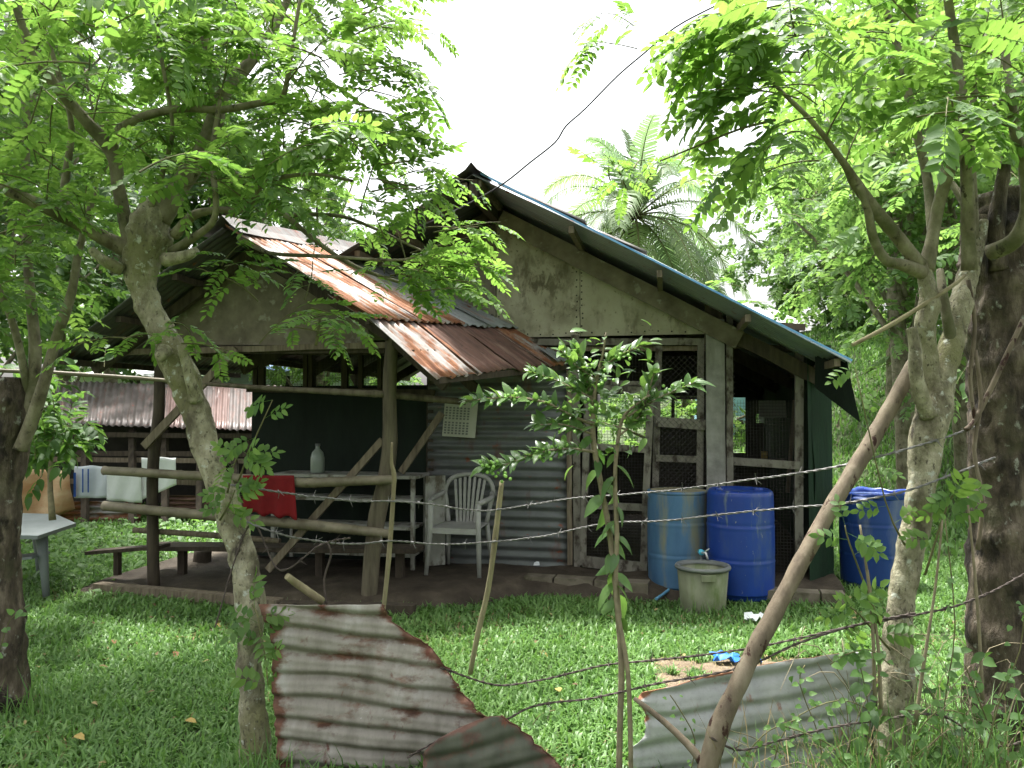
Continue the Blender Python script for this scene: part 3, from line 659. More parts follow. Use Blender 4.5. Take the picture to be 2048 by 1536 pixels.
# posts
SLIM = {'trunk': .80, 'branch': .78, 'branch_stub': .82, 'fence_stick': .55, 'leaning_pole': .88, 'post': .76, 'broken_stick': .75, 'stem': .8, 'dry_stake': .7, 'power_cable': .6, 'rusty_wire_end': .7}
def tubepx(pts, mat, name, parent=None, seg=10, gn=.12, gs=5, sub=3, cap=True):
    kk = SLIM.get(name, 1.0); P_ = [P(x, y, D) for x, y, D, r in pts]; R_ = [r * kk * D / FPX for x, y, D, r in pts]
    return MB().tube(P_, R_, seg, gn, gs, sub=sub, cap=cap).build(name, mat, parent)
def offD(x, y, off): return F(x, y, off).y
D1 = offD(780, 1000, 1.26)
tubepx([(737, 1216, D1, 21), (745, 1110, D1, 22), (755, 1030, D1, 23), (772, 950, D1, 21), (780, 880, D1, 20), (779, 790, D1, 18), (783, 695, D1, 18), (785, 668, D1, 16)], m_post, 'post', porch)
D2 = offD(310, 1000, 1.26)
tubepx([(308, 1190, D2, 16), (305, 1040, D2, 15), (306, 930, D2, 15), (318, 820, D2, 15), (318, 700, D2, 13), (318, 640, D2, 12)], m_wood_d, 'post', porch)
# braces
MB().beam(F(472, 698, 1.28), F(288, 893, 1.34), .07, .03, up=HN).build('brace', m_wood, porch)
MB().beam(F(765, 880, 1.22), F(536, 1140, 1.3), .06, .03, up=HN).build('brace', m_wood, porch)
MB().beam(F(884, 826, .6), F(802, 945, .7), .06, .03, up=HN).build('brace', m_wood, porch)
# bamboo rails, tied to the posts
def bamboo(name, pts, label, nodes=.32, mat=m_bamboo, parent=None):
    P_ = [P(x, y, D) for x, y, D, r in pts]; ln = sum((b - a).length for a, b in zip(P_, P_[1:]))
    n = max(12, int(ln / .03)); pp, rr = [], []
    for i in range(n + 1):
        t = i / n * (len(P_) - 1); k = min(int(t), len(P_) - 2); f = t - k
        p = lerp(P_[k], P_[k + 1], f); r = .66 * lerp(pts[k][3] * pts[k][2], pts[k + 1][3] * pts[k + 1][2], f) / FPX
        s_ = (i / n * ln) % nodes; r *= 1.10 if s_ < .03 else (0.97 if s_ < .06 else 1)
        pp.append(p); rr.append(r)
    o = MB().tube(pp, rr, 12, .03, 8).build(name, mat, parent)
    return o
bamboo('bamboo_rail', [(208, 941, offD(208, 941, 1.36), 13), (420, 953, offD(420, 953, 1.36), 14), (610, 966, offD(610, 966, 1.36), 15), (790, 959, offD(790, 959, 1.4), 14)], '', parent=porch)
bamboo('bamboo_rail', [(208, 1012, offD(208, 1012, 1.36), 14), (430, 1032, offD(430, 1032, 1.36), 15), (640, 1052, offD(640, 1052, 1.36), 16), (782, 1068, offD(782, 1068, 1.4), 13)], '', parent=porch)
bamboo('bamboo_rail', [(268, 1060, offD(268, 1060, 1.2), 8), (420, 1070, offD(420, 1070, 1.2), 9), (560, 1082, offD(560, 1082, 1.2), 8)], '', mat=m_wood, parent=porch)
bamboo('bamboo_beam', [(390, 766, offD(390, 764, 1.3), 6), (560, 778, offD(560, 776, 1.3), 8), (760, 788, offD(760, 786, 1.3), 11), (930, 804, offD(930, 802, .8), 10)], '', mat=m_post, parent=porch)
o = bamboo('bamboo_pole', [(-60, 739, 5.0, 6), (100, 745, 5.3, 6.5), (270, 756, 5.5, 6), (400, 766, 5.75, 5)], '')
set_props(o, 'thin pale bamboo pole running level from left edge to the porch', 'pole')
# fallen plank along the pad front
set_props(MB().beam(G(195, 1178, .05), G(560, 1212, .05), .10, .11, wob=.004).build('ground_plank', m_wood), 'long worn plank lying along the ground before the porch', 'plank')
set_props(MB().beam(G(560, 1216, .05), G(830, 1222, .05), .10, .10, wob=.003).build('ground_plank', m_wood_d), 'dark short plank on the ground behind the rusty fence sheet', 'plank')
# bench
bn = thing('bench', 'low dark plank bench standing inside the porch behind the rails', 'bench', F(430, 1165, .7))
MB().beam(F(305, 1092, .75), F(840, 1098, .75), .28, .04, up=(0, 0, 1), wob=.003).build('seat_plank', m_wood_d, bn)
for x in (365, 640, 800): MB().beam(F(x, 1100, .75), F(x, 1172, .75), .07, .06, up=HN).build('leg', m_wood_d, bn)
MB().beam(F(182, 1104, 1.1), F(330, 1092, 1.1), .16, .03, wob=.002).build('side_plank', m_wood_d, bn)
MB().beam(F(235, 1098, 1.1), F(235, 1150, 1.1), .05, .05, up=HN).build('leg', m_wood_d, bn)
# stump under the bench
st = thing('wood_stump', 'short sawn stump on the soil under the porch bench', 'stump', F(405, 1155, .2))
tubepx([(405, 1156, offD(405, 1150, .2), 26), (405, 1130, offD(405, 1150, .2), 23), (406, 1100, offD(405, 1150, .2), 22)], m_wood_d, 'trunk', st)
# red cloth over the rail
rows = []
for i in range(17):
    t = i / 16; r = []
    for j in range(21):
        w_ = j / 20; x = 486 + 100 * w_ + (8 * t * w_)
        if t < .25: y = 975 - 24 * math.sin(t / .25 * math.pi / 2); off = 1.29 + .125 * t / .25
        else:
            q = (t - .25) / .75; y = 951 + q * (74 + 12 * w_ + 4 * math.sin(w_ * 21)); off = 1.418 + .02 * q + .014 * math.sin(w_ * 19 + q * 1.5) * q + .008 * math.sin(w_ * 41) * q
        r.append(F(x, y, off))
    rows.append(r)
mb = MB(); mb.grid(rows); set_props(mb.build('red_cloth', m_red, thick=.003), 'bright red cloth hung over the upper bamboo rail', 'cloth')
# cabinet shelf
sh = thing('shelf_unit', 'old white open shelf unit standing against the dark porch wall', 'shelf', F(700, 1110, .45))
ul, ur = UZ(556, 1050, .4)[0], UZ(832, 1050, .4)[0]; z0 = .13; zt = UZ(700, 952, .45)[1]
MB().box(HP((ul + ur) / 2, .3, zt), ur - ul + .06, .42, .03, HU, HN).build('top', m_shelf, sh)
for z, n_ in ((zt - .22, 'shelf'), (zt - .48, 'shelf'), (z0 + .12, 'shelf')): MB().box(HP((ul + ur) / 2, .3, z), ur - ul - .02, .36, .025, HU, HN).build(n_, m_shelf, sh)
for u in (ul, ur): MB().box(HP(u, .49, (zt + z0) / 2 - .01), .035, .035, zt - z0 - .02, HU, HN).build('leg', m_shelf, sh); MB().box(HP(u, .11, (zt + z0) / 2 - .01), .035, .035, zt - z0 - .02, HU, HN).build('leg', m_shelf, sh)
MB().box(HP(ur + .14, .25, (zt + z0) / 2), .20, .02, zt - z0, (HU * .8 - HN * .6).normalized(), (HU * .6 + HN * .8).normalized()).build('end_panel', m_shelf, sh)
# jug on it
jg = thing('glass_jug', 'dull glass jug standing on top of the white shelf unit', 'jug', F(635, 945, .35))
p = F(635, 945, .35); k = p.y / FPX; zt2 = zt + .016; p.z = zt2
mb = MB(); mb.lathe(p, [(0, 0), (13 * k, 0), (14 * k, 3 * k), (14 * k, 30 * k), (11 * k, 41 * k), (4.5 * k, 48 * k), (4 * k, 54 * k)], 20); mb.build('body', m_glass, jg)
mb = MB(); mb.lathe(p + Vector((0, 0, 53 * k)), [(0, 5 * k), (5 * k, 5 * k), (5 * k, 0)], 14); mb.build('cap', m_rim, jg)
# calendar
cal = thing('wall_calendar', 'faded paper wall calendar hanging above the plastic chair', 'calendar', F(918, 874, .07))
c0, c1, c2, c3 = F(884, 872, .07), F(950, 876, .07), F(956, 806, .07), F(890, 802, .07)
MB().add([c0, c1, c2, c3] + [q - HN * .006 for q in (c0, c1, c2, c3)], [(0, 1, 2, 3), (7, 6, 5, 4), (0, 4, 5, 1), (1, 5, 6, 2), (2, 6, 7, 3), (3, 7, 4, 0)]).build('sheet', m_calendar, cal)
mb = MB()
for bi in range(2):
    for i in range(7):
        for j in range(5):
            u = .08 + .11 * i; v = .1 + .42 * bi + .075 * j
            q = lerp(lerp(c0, c1, u), lerp(c3, c2, u), v) + HN * .003; e1 = (c1 - c0) * .032; e2 = (c3 - c0) * .024
            mb.add([q - e1 - e2, q + e1 - e2, q + e1 + e2, q - e1 + e2], [(0, 1, 2, 3)])
mb.build('date_print', m_print, cal)

# plastic chair
def chair(loc, rz):
    t = thing('plastic_chair', 'white plastic armchair with slatted back beside the corrugated wall', 'chair', loc)
    R = Matrix.Rotation(rz, 3, 'Z')
    def W(x, y, z): return Vector(loc) + R @ Vector((x, y, z))
    # front is -Y
    rows = []
    for i in range(9):
        rr = []
        for j in range(9):
            x = (j / 8 - .5) * (.46 - .05 * i / 8); y = (i / 8 - .5) * .44
            rr.append(W(x, y, .42 - .03 * math.sin(math.pi * j / 8) * math.sin(math.pi * i / 8) - (.03 if i == 0 else 0)))
        rows.append(rr)
    mb = MB(); mb.grid(rows); mb.build('seat', m_plastic_w, t, thick=.012)
    MB().beam(W(-.23, -.21, .395), W(.23, -.21, .395), .02, .05).build('apron', m_plastic_w, t)
    for sx in (-1, 1):
        MB().tube([W(sx * .225, -.20, .64), W(sx * .225, -.20, .42), W(sx * .25, -.25, .0)], [.024, .026, .02], 8).build('leg', m_plastic_w, t)
        MB().tube([W(sx * .19, .2, .42), W(sx * .22, .28, .0)], [.024, .018], 8).build('leg', m_plastic_w, t)
        MB().tube([W(sx * .225, -.21, .64), W(sx * .26, -.1, .66), W(sx * .27, .08, .67), W(sx * .24, .2, .70)], [.022, .026, .026, .022], 8, sub=3).build('armrest', m_plastic_w, t)
    pts = [W(-.19, .2, .42), W(-.22, .23, .6), W(-.24, .25, .72), W(-.19, .27, .82), W(-.08, .29, .86), W(.08, .29, .86), W(.19, .27, .82), W(.24, .25, .72), W(.22, .23, .6), W(.19, .2, .42)]
    MB().tube(pts, .022, 8, sub=3).build('back_frame', m_plastic_w, t)
    for k in range(7):
        x = -.13 + .26 * k / 6
        MB().beam(W(x * .75, .195, .41), W(x * 1.15, .28, .85 - .03 * abs(k - 3) / 3), .026, .008, up=R @ Vector((0, 1, 0))).build('slat', m_plastic_w, t)
pc = F(922, 1128, .42); pc.z = .125
chair(pc, math.radians(-14))
# paper scrap
q = G(1067, 1131, .135); set_props(MB().add([q, q + Vector((.06, .01, 0)), q + Vector((.055, .03, .03)), q + Vector((.005, .03, .02)), q + Vector((.03, .015, .035))], [(0, 1, 4), (1, 2, 4), (2, 3, 4), (3, 0, 4)]).build('paper_scrap', m_bag), 'crumpled white paper scrap on soil before the corrugated wall', 'scrap')

# ------------------------------------------------------------------ drums, bucket, tap, hose
def drum(x, yb, D, r, h, label, mat, kind):
    p = P(x, yb, D); p.z = ground_h(p.x, p.y) + (.05 if kind != 'torn' else .02)
    t = thing('plastic_drum', label, 'drum', p, 'plastic drums beside the barn')
    pr = [(0, 0), (r * .93, 0), (r * .98, .02), (r * .985, h * .05)]
    for a in range(5, 96):
        f = a / 100; rr = r * (.985 + .03 * math.sin(math.pi * f))
        for c in (.34, .66): rr += .0025 * math.exp(-((f - c) / .012) ** 2) - .0025 * math.exp(-((f - c - .03) / .012) ** 2)
        pr.append((rr, h * f))
    if kind == 'lid':
        mb = MB(); mb.lathe(p, pr + [(r * .97, h * .965)], 40); mb.build('body', mat, t)
        mb = MB(); mb.lathe(p, [(r * .965, h * .955), (r * 1.0, h * .96), (r * 1.0, h * .985), (r * .93, h * .99)], 40); mb.build('rim', mat, t)
        mb = MB(); mb.lathe(p, [(r * .93, h * .985), (r * .9, h * .975), (r * .5, h * .985), (0, h * .985)], 32); mb.build('lid', m_lid, t)
    elif kind == 'closed':
        mb = MB(); mb.lathe(p, pr + [(r * .97, h * .98), (r * .9, h), (r * .86, h * .985), (0, h * .985)], 40); mb.build('body', mat, t)
        for sx in (-1, 1):
            mb = MB(); mb.lathe(p + Vector((sx * r * .6, .03, h * .985)), [(.04, 0), (.04, .02), (0, .02)], 14); mb.build('bung', mat, t)
    else:
        mb = MB(); mb.lathe(p, pr + [(r * .96, h * .97), (r * .93, h * .96), (r * .93, h * .2), (0, h * .19)], 40); mb.build('body', mat, t)
        rows = []
        for i in range(4):
            rr = []
            for k in range(41):
                a = 2 * math.pi * k / 40; j = .03 * mnoise.noise(Vector((math.cos(a) * 2.2, math.sin(a) * 2.2, i * .5 + 5)))
                rr.append(p + Vector(((r * (1.0 + .02 * i) + j) * math.cos(a), (r * (1.0 + .02 * i) + j) * math.sin(a), h * (.955 + .018 * i) + j * 1.4)))
            rows.append(rr)
        mb = MB(); mb.grid(rows); mb.build('torn_rim', m_drum, t, thick=.004)
    return t
drum(1357, 1172, 6.93, .268, .885, 'faded streaky blue plastic drum with a dirty pale lid', m_drum_old, 'lid')
drum(1482, 1195, 6.60, .276, .90, 'clean deep blue closed plastic drum behind the grey bucket', m_drum, 'closed')
drum(1750, 1165, 7.1, .295, .84, 'dusty blue drum with torn open rim behind the pale tree', m_drum2, 'torn')
bp = P(1406, 1205, 6.25); bp.z = ground_h(bp.x, bp.y)
bk = thing('bucket', 'grey green algae stained bucket on the grass before the drums', 'bucket', bp)
mb = MB(); mb.lathe(bp, [(0, .01), (.165, .0), (.175, .02), (.205, .37), (.195, .372), (.165, .04), (0, .035)], 36); mb.build('body', m_bucket, bk)
mb = MB(); mb.lathe(bp + Vector((0, 0, .362)), [(.2, 0), (.218, -.012), (.224, .004), (.214, .02), (.19, .018), (.186, -.01)], 36); mb.build('rim', m_rim, bk)
for sy, nm in ((-1, 'handle_lug'), (1, 'handle_lug')): MB().box(bp + Vector((-.01, sy * .215, .315)), .11, .03, .05).build(nm, m_bucket, bk)
tp = P(1402, 1104, 6.5); tb = Vector((tp.x, tp.y, ground_h(tp.x, tp.y)))
tap = thing('water_tap', 'small tap with a cyan collar above the bucket rim', 'tap', tb)
MB().tube([tb, Vector((tp.x, tp.y, tp.z))], .011, 8).build('pipe', m_rim, tap)
mb = MB(); mb.lathe(tp + Vector((0, .02, 0)), [(0, 0), (.022, 0), (.024, .02), (.024, .05), (0, .05)], 14, axis=(0, -1, 0)); mb.build('collar', m_cyan, tap)
MB().tube([tp + Vector((0, -.02, 0)), tp + Vector((.025, -.07, 0)), tp + Vector((.035, -.085, -.045))], [.012, .011, .009], 8).build('spout', m_silver, tap)
MB().beam(tp + Vector((.02, -.05, .012)), tp + Vector((.06, -.04, .035)), .012, .006).build('handle', m_silver, tap)
set_props(MB().tube([G(1312, 1198, .02), G(1335, 1182, .05), G(1360, 1158, .09), G(1392, 1140, .10)], .013, 8, sub=4).build('water_hose', m_hose), 'pale blue hose running from the bucket onto the grass', 'hose')
# white plastic table at left
tt = thing('plastic_table', 'pale grey plastic garden table half hidden by the left trunk', 'table', P(60, 1180, 6.6))
mb = MB(); rows = []
pA = [P(-60, 1078, 6.3), P(75, 1072, 6.2), P(152, 1058, 6.9), P(110, 1048, 7.5), P(20, 1052, 7.6), P(-70, 1060, 7.0)]
for q in pA: q.z = .60
mb.add(pA + [q + Vector((0, 0, -.03)) for q in pA], [tuple(range(6)), tuple(range(11, 5, -1))] + [(i, 6 + i, 6 + (i + 1) % 6, (i + 1) % 6) for i in range(6)]); mb.build('top', m_table, tt)
for (x, y, D) in ((82, 1078, 6.5), (-30, 1078, 6.6), (70, 1078, 7.3)):
    a = P(x, y, D); a.z = .58; b = Vector((a.x + .06, a.y, 0)); MB().tube([a, lerp(a, b, .5), b], [.05, .035, .025], 8).build('leg', m_table, tt)
a = P(10, 1118, 6.5); MB().beam(a, P(82, 1110, 6.5), .25, .02).build('brace', m_table, tt)

# ------------------------------------------------------------------ far shed at left with tarps
SD = 11.2
shed = thing('tin_shed', 'long tin roofed shed far behind the porch at left', 'shed', G(300, 1050))
def S(x, y, D=SD): return P(x, y, D)
SW = 0.9
top_l, top_r, bot_l, bot_r = P(60, 762, 13.4), P(560, 772, 13.0), P(40, 846, 11.3), P(560, 862, 11.0)
cuts = [0, .2, .42, .56, .62, .74, .80, 1.0]; red = (3, 5)
m_shed_g = corr_mat('shed_roof_grey', [(.3, (.065, .054, .05)), (.7, (.12, .102, .097))], RUSTB, .5, .7, 3, (3, .4, 1))
m_shed_p = corr_mat('shed_roof_pink', [(.3, (.10, .058, .05)), (.7, (.15, .098, .087))], [(.3, (.30, .27, .26)), (.7, (.36, .33, .32))], .58, .68, 3, (3, .4, 1))
for k in range(len(cuts) - 1):
    sk = .18 
    a, b = cuts[k], cuts[k + 1] + .006
    quadsheet(lerp(top_l, top_r, a), lerp(top_l, top_r, b), lerp(bot_l, bot_r, b), lerp(bot_l, bot_r, a), max(3, int((b - a) * 40)), .014, m_shed_p if k in red else m_shed_g, 'roof_sheet', .005 * (k % 2), parent=shed)
for x in (60, 170, 265, 330, 400, 470, 500): MB().beam(S(x, 860, 11.4), G(x, 1052), .08, .08, up=(0, 1, 0), wob=.004).build('post', m_wood_d, shed)
for y, m_ in ((905, m_wood_d), (918, m_wood), (868, m_wood_d), (962, m_wood)): MB().beam(S(40, y, 11.3), S(510, y + 4, 11.2), .05, .07, wob=.004).build('rail', m_, shed)
a, b = S(30, 1030, 12.8), S(560, 1035, 12.6); a.z = 0; b.z = 0
MB().hexa([a, b, b + Vector((0, .05, 0)), a + Vector((0, .05, 0)), a + Vector((0, 0, 1.6)), b + Vector((0, 0, 1.6)), b + Vector((0, .05, 1.6)), a + Vector((0, .05, 1.6))]).build('back_wall', m_dark, shed)
mb = MB(); corr(mb, S(100, 1004, 11.0), Vector((0, 0, -.42)), S(282, 1000, 11.0) - S(100, 1004, 11.0), 5, .02, nu=40, nv=6); mb.build('low_sheet', m_roof_mix, shed, thick=.003)
mb = MB(); corr(mb, S(330, 990, 11.1), Vector((0, 0, -.30)), S(505, 992, 11.1) - S(330, 990, 11.1), 5, .02, nu=40, nv=6); mb.build('low_sheet', m_roof_brown, shed, thick=.003)
def drape(x0, y0, x1, y1, D, mat, name, label, bottom=None, wv=.03, cat='tarp'):
    rows = []
    for i in range(11):
        t = i / 10; r = []
        for j in range(15):
            w_ = j / 14; yb = y1 if bottom is None else bottom(w_)
            p = P(x0 + (x1 - x0) * w_, y0 + (yb - y0) * t + 1.2 * math.sin(w_ * 9) * (1 - t), D); p.y += wv * .5 * math.sin(w_ * 11 + t * 3) * (.3 + t)
            r.append(p)
        rows.append(r)
    mb = MB(); mb.grid(rows); return set_props(mb.build(name, mat, thick=.003), label, cat)
drape(-20, 940, 142, 1046, 10.7, m_tan, 'tan_tarp', 'tan and rusty red tarp sagging on the shed at left', lambda w: 1050 - 40 * max(0, w - .55) ** 1.2 * 2, wv=.16)
o = drape(148, 932, 214, 996, 10.8, m_banner, 'printed_banner', 'pale banner with blue ink marks tied to the far shed', cat='banner')
drape(213, 938, 283, 1006, 10.65, m_white_tarp, 'white_tarp', 'crumpled white sheet hanging left of the porch post', lambda w: 1000 + 6 * w)
drape(283, 915, 352, 990, 10.7, m_white_tarp, 'white_tarp', 'torn white sheet with pointed corner right of the porch post', lambda w: 1000 - 30 * w if w < .7 else 1000 - 30 * w)
# ink on banner
bann = bpy.data.objects['printed_banner']
for x in (164, 175):
    MB().hexa([P(x, 985, 10.735), P(x + 3, 985, 10.735), P(x + 3, 985, 10.75), P(x, 985, 10.75), P(x, 938, 10.735), P(x + 3, 938, 10.735), P(x + 3, 938, 10.75), P(x, 938, 10.75)]).build('ink_line', m_ink, bann)
MB().hexa([P(147, 994, 10.735), P(152, 994, 10.735), P(152, 994, 10.75), P(147, 994, 10.75), P(147, 945, 10.735), P(152, 945, 10.735), P(152, 945, 10.75), P(147, 945, 10.75)]).build('ink_edge', m_ink, bann)
# far pale houses with blue roofs
def far_house(x0, x1, ye, yb, D, label, roofmat, wallmat, yr, hgt=None, wins=()):
    t = thing('far_house', label, 'house', (P((x0 + x1) / 2, yb, D).x, D, ground_h(P((x0 + x1) / 2, yb, D).x, D)))
    zg = t.location.z; a, b = P(x0, ye, D), P(x1, ye, D); zt_ = a.z
    MB().hexa([Vector((a.x, D, zg - 1)), Vector((b.x, D, zg - 1)), Vector((b.x, D + 2.6, zg - 1)), Vector((a.x, D + 2.6, zg - 1)), Vector((a.x, D, zt_)), Vector((b.x, D, zt_)), Vector((b.x, D + 2.6, zt_)), Vector((a.x, D + 2.6, zt_))]).build('wall', wallmat, t)
    zr = P(x0, yr, D + 3).z
    mb = MB(); wv = max(8, int((b.x - a.x) / .25))
    corr(mb, Vector((a.x - .3, D + 3, zr)), Vector((b.x - a.x + .6, 0, 0)), Vector((0, -3.5, zt_ - zr - .08)), wv, .02, nu=wv * 4, nv=2); mb.build('roof', roofmat, t, thick=.01)
    for (wx0, wx1, wy0, wy1) in wins:
        c = [P(wx0, wy1, D - .01), P(wx1, wy1, D - .01), P(wx1, wy0, D - .01), P(wx0, wy0, D - .01)]
        w = MB().hexa([c[0], c[1], c[1] + Vector((0, .03, 0)), c[0] + Vector((0, .03, 0)), c[3], c[2], c[2] + Vector((0, .03, 0)), c[3] + Vector((0, .03, 0))]).build('window', m_dark, t)
far_house(420, 800, 738, 800, 22, 'pale green house with blue roof seen through the porch gap', m_farblue, m_farwhite, 712, wins=((640, 660, 752, 772), (560, 580, 752, 772)))
far_house(150, 370, 748, 800, 20, 'pale green house with white roof above the tin shed', m_farroof, m_farwhite, 738, wins=((258, 280, 752, 775), (310, 330, 752, 775)))
far_house(1440, 1585, 650, 900, 17.5, 'sky blue house on the hill behind the barn roof', m_farroof, m_skyblue, 606, wins=((1470, 1486, 840, 870),))

# ------------------------------------------------------------------ LEAVES
def leaf_shape(L, w, bend=.15, fold=.2):
    """one pointed oval leaf along +X, folded at its midrib: 8 triangles"""
    xs_ = [.0, .30, .68, 1.0]; ws = [.0, .48, .40, 0]
    V = [(0, 0, 0)]; 
    for x, ww in zip(xs_[1:3], ws[1:3]):
        z = -bend * L * x * x
        V += [(x * L, ww * w, z + fold * ww * w), (x * L, 0, z), (x * L, -ww * w, z + fold * ww * w)]
    V.append((L, 0, -bend * L))
    T = [(0, 2, 1), (0, 3, 2), (1, 2, 5), (1, 5, 4), (2, 3, 6), (2, 6, 5), (4, 5, 7), (5, 6, 7)]
    return np.array(V), np.array(T)
def pinnate(pairs, L, ll, lw, droop, rnd, curl=0.0):
    V, T, N = [], [], 0; tint = []
    r = random.Random(rnd)
    def pt(t): return np.array([L * t * (1 - .1 * droop * t), curl * L * t * t, -droop * L * t * t])
    # rachis: thin 3-sided
    n = 5; ring = []
    for i in range(n + 1):
        c = pt(i / n); rr = .0018 * (1 - .5 * i / n)
        ring.append([c + np.array([0, rr, 0]), c + np.array([0, -rr * .5, rr]), c + np.array([0, -rr * .5, -rr])])
    for q in ring: V += q
    for i in range(n):
        for k in range(3):
            a, b, c, d = 3 * i + k, 3 * i + (k + 1) % 3, 3 * i + 3 + (k + 1) % 3, 3 * i + 3 + k; T += [(a, b, c), (a, c, d)]
    N = len(V); tint += [.3] * N
    items = [(0.24 + .74 * (i + .5) / pairs, s) for i in range(pairs) for s in (-1, 1)] + [(1.0, 0)]
    for t, s in items:
        k = .72 + .42 * math.sin(math.pi * min(1, t * .85)); k *= r.uniform(.85, 1.12)
        lv, lt = leaf_shape(ll * k, lw * k, r.uniform(.05, .25), r.uniform(.1, .35))
        a = s * math.radians(r.uniform(52, 72)); tilt = r.uniform(-.35, .35); dr = r.uniform(.0, .35)
        M_ = np.array(Matrix.Rotation(a, 3, 'Z') @ Matrix.Rotation(dr, 3, 'Y') @ Matrix.Rotation(tilt, 3, 'X'))
        V += list(lv @ M_.T + pt(t)); T += list(lt + N); tint += [min(1, max(0, r.gauss(.45, .2)))] * len(lv); N += len(lv)
    return np.array(V), np.array(T), np.array(tint)
def frames(d, up):
    d = d / np.linalg.norm(d, axis=1, keepdims=True); y = np.cross(up, d); y /= np.maximum(1e-6, np.linalg.norm(y, axis=1, keepdims=True)); z = np.cross(d, y)
    return np.stack([d, y, z], axis=2)      # columns x,y,z
def scatter(name, tpls, idx, pos, R, sc, mat, parent=None, tint_add=None, loc=None):
    Vs, Ts, Ti, n = [], [], [], 0
    off = np.array(world_of(parent)) if parent is not None else np.array(loc if loc is not None else (0, 0, 0))
    for k, (V, T, ti) in enumerate(tpls):
        m = np.where(idx == k)[0]
        if len(m) == 0: continue
        W = np.einsum('nij,vj->nvi', R[m] * sc[m][:, None, None], V) + (pos[m] - off)[:, None, :]
        Vs.append(W.reshape(-1, 3)); Ts.append((T[None] + (np.arange(len(m)) * len(V))[:, None, None]).reshape(-1, 3) + n)
        tt_ = np.repeat(ti[None], len(m), 0) + (tint_add[m][:, None] if tint_add is not None else 0); Ti.append(np.clip(tt_, 0, 1).ravel()); n += len(m) * len(V)
    me = mesh_np(name, np.concatenate(Vs), np.concatenate(Ts), mat, np.concatenate(Ti))
    return link(name, me, parent, None if parent is not None else loc)
def leaf_hi(L, w, bend=.2, fold=.2, heart=.0):
    st_ = [(0, 0), (.08, .55 + heart), (.25, .93), (.45, 1.0), (.65, .80), (.83, .45), (1.0, 0)]; V = [(0, 0, 0)]; T = []
    for x, k in st_[1:-1]:
        z = -bend * L * x * x; ww = k * w / 2; V += [(x * L - heart * L * .12 * (x < .1), ww, z + fold * ww), (x * L, 0, z), (x * L - heart * L * .12 * (x < .1), -ww, z + fold * ww)]
    V.append((L, 0, -bend * L)); n = len(st_) - 2; T += [(0, 2, 1), (0, 3, 2)]
    for i in range(n - 1):
        a = 1 + 3 * i; b = a + 3; T += [(a, a + 1, b + 1), (a, b + 1, b), (a + 1, a + 2, b + 2), (a + 1, b + 2, b + 1)]
    a = 1 + 3 * (n - 1); e = len(V) - 1; T += [(a, a + 1, e), (a + 1, a + 2, e)]
    return np.array(V), np.array(T)
TPL = [pinnate(6 + k % 3, .27 + .03 * (k % 3), .062, .033, .12 + .12 * (k % 4), 100 + k, (-.1, .05, .15)[k % 3]) for k in range(12)]
TPL_SH = [pinnate(3 + k % 2, .20, .075, .042, .2 + .1 * k, 300 + k) for k in range(4)]
TPL_FAR = [pinnate(5, .26, .08, .042, .2, 200 + k) for k in range(4)]
SIMPLE = []
for k in range(4):
    v, t = leaf_hi(.09, .045, .3, .3); SIMPLE.append((v, t, np.full(len(v), .3 + .12 * k)))

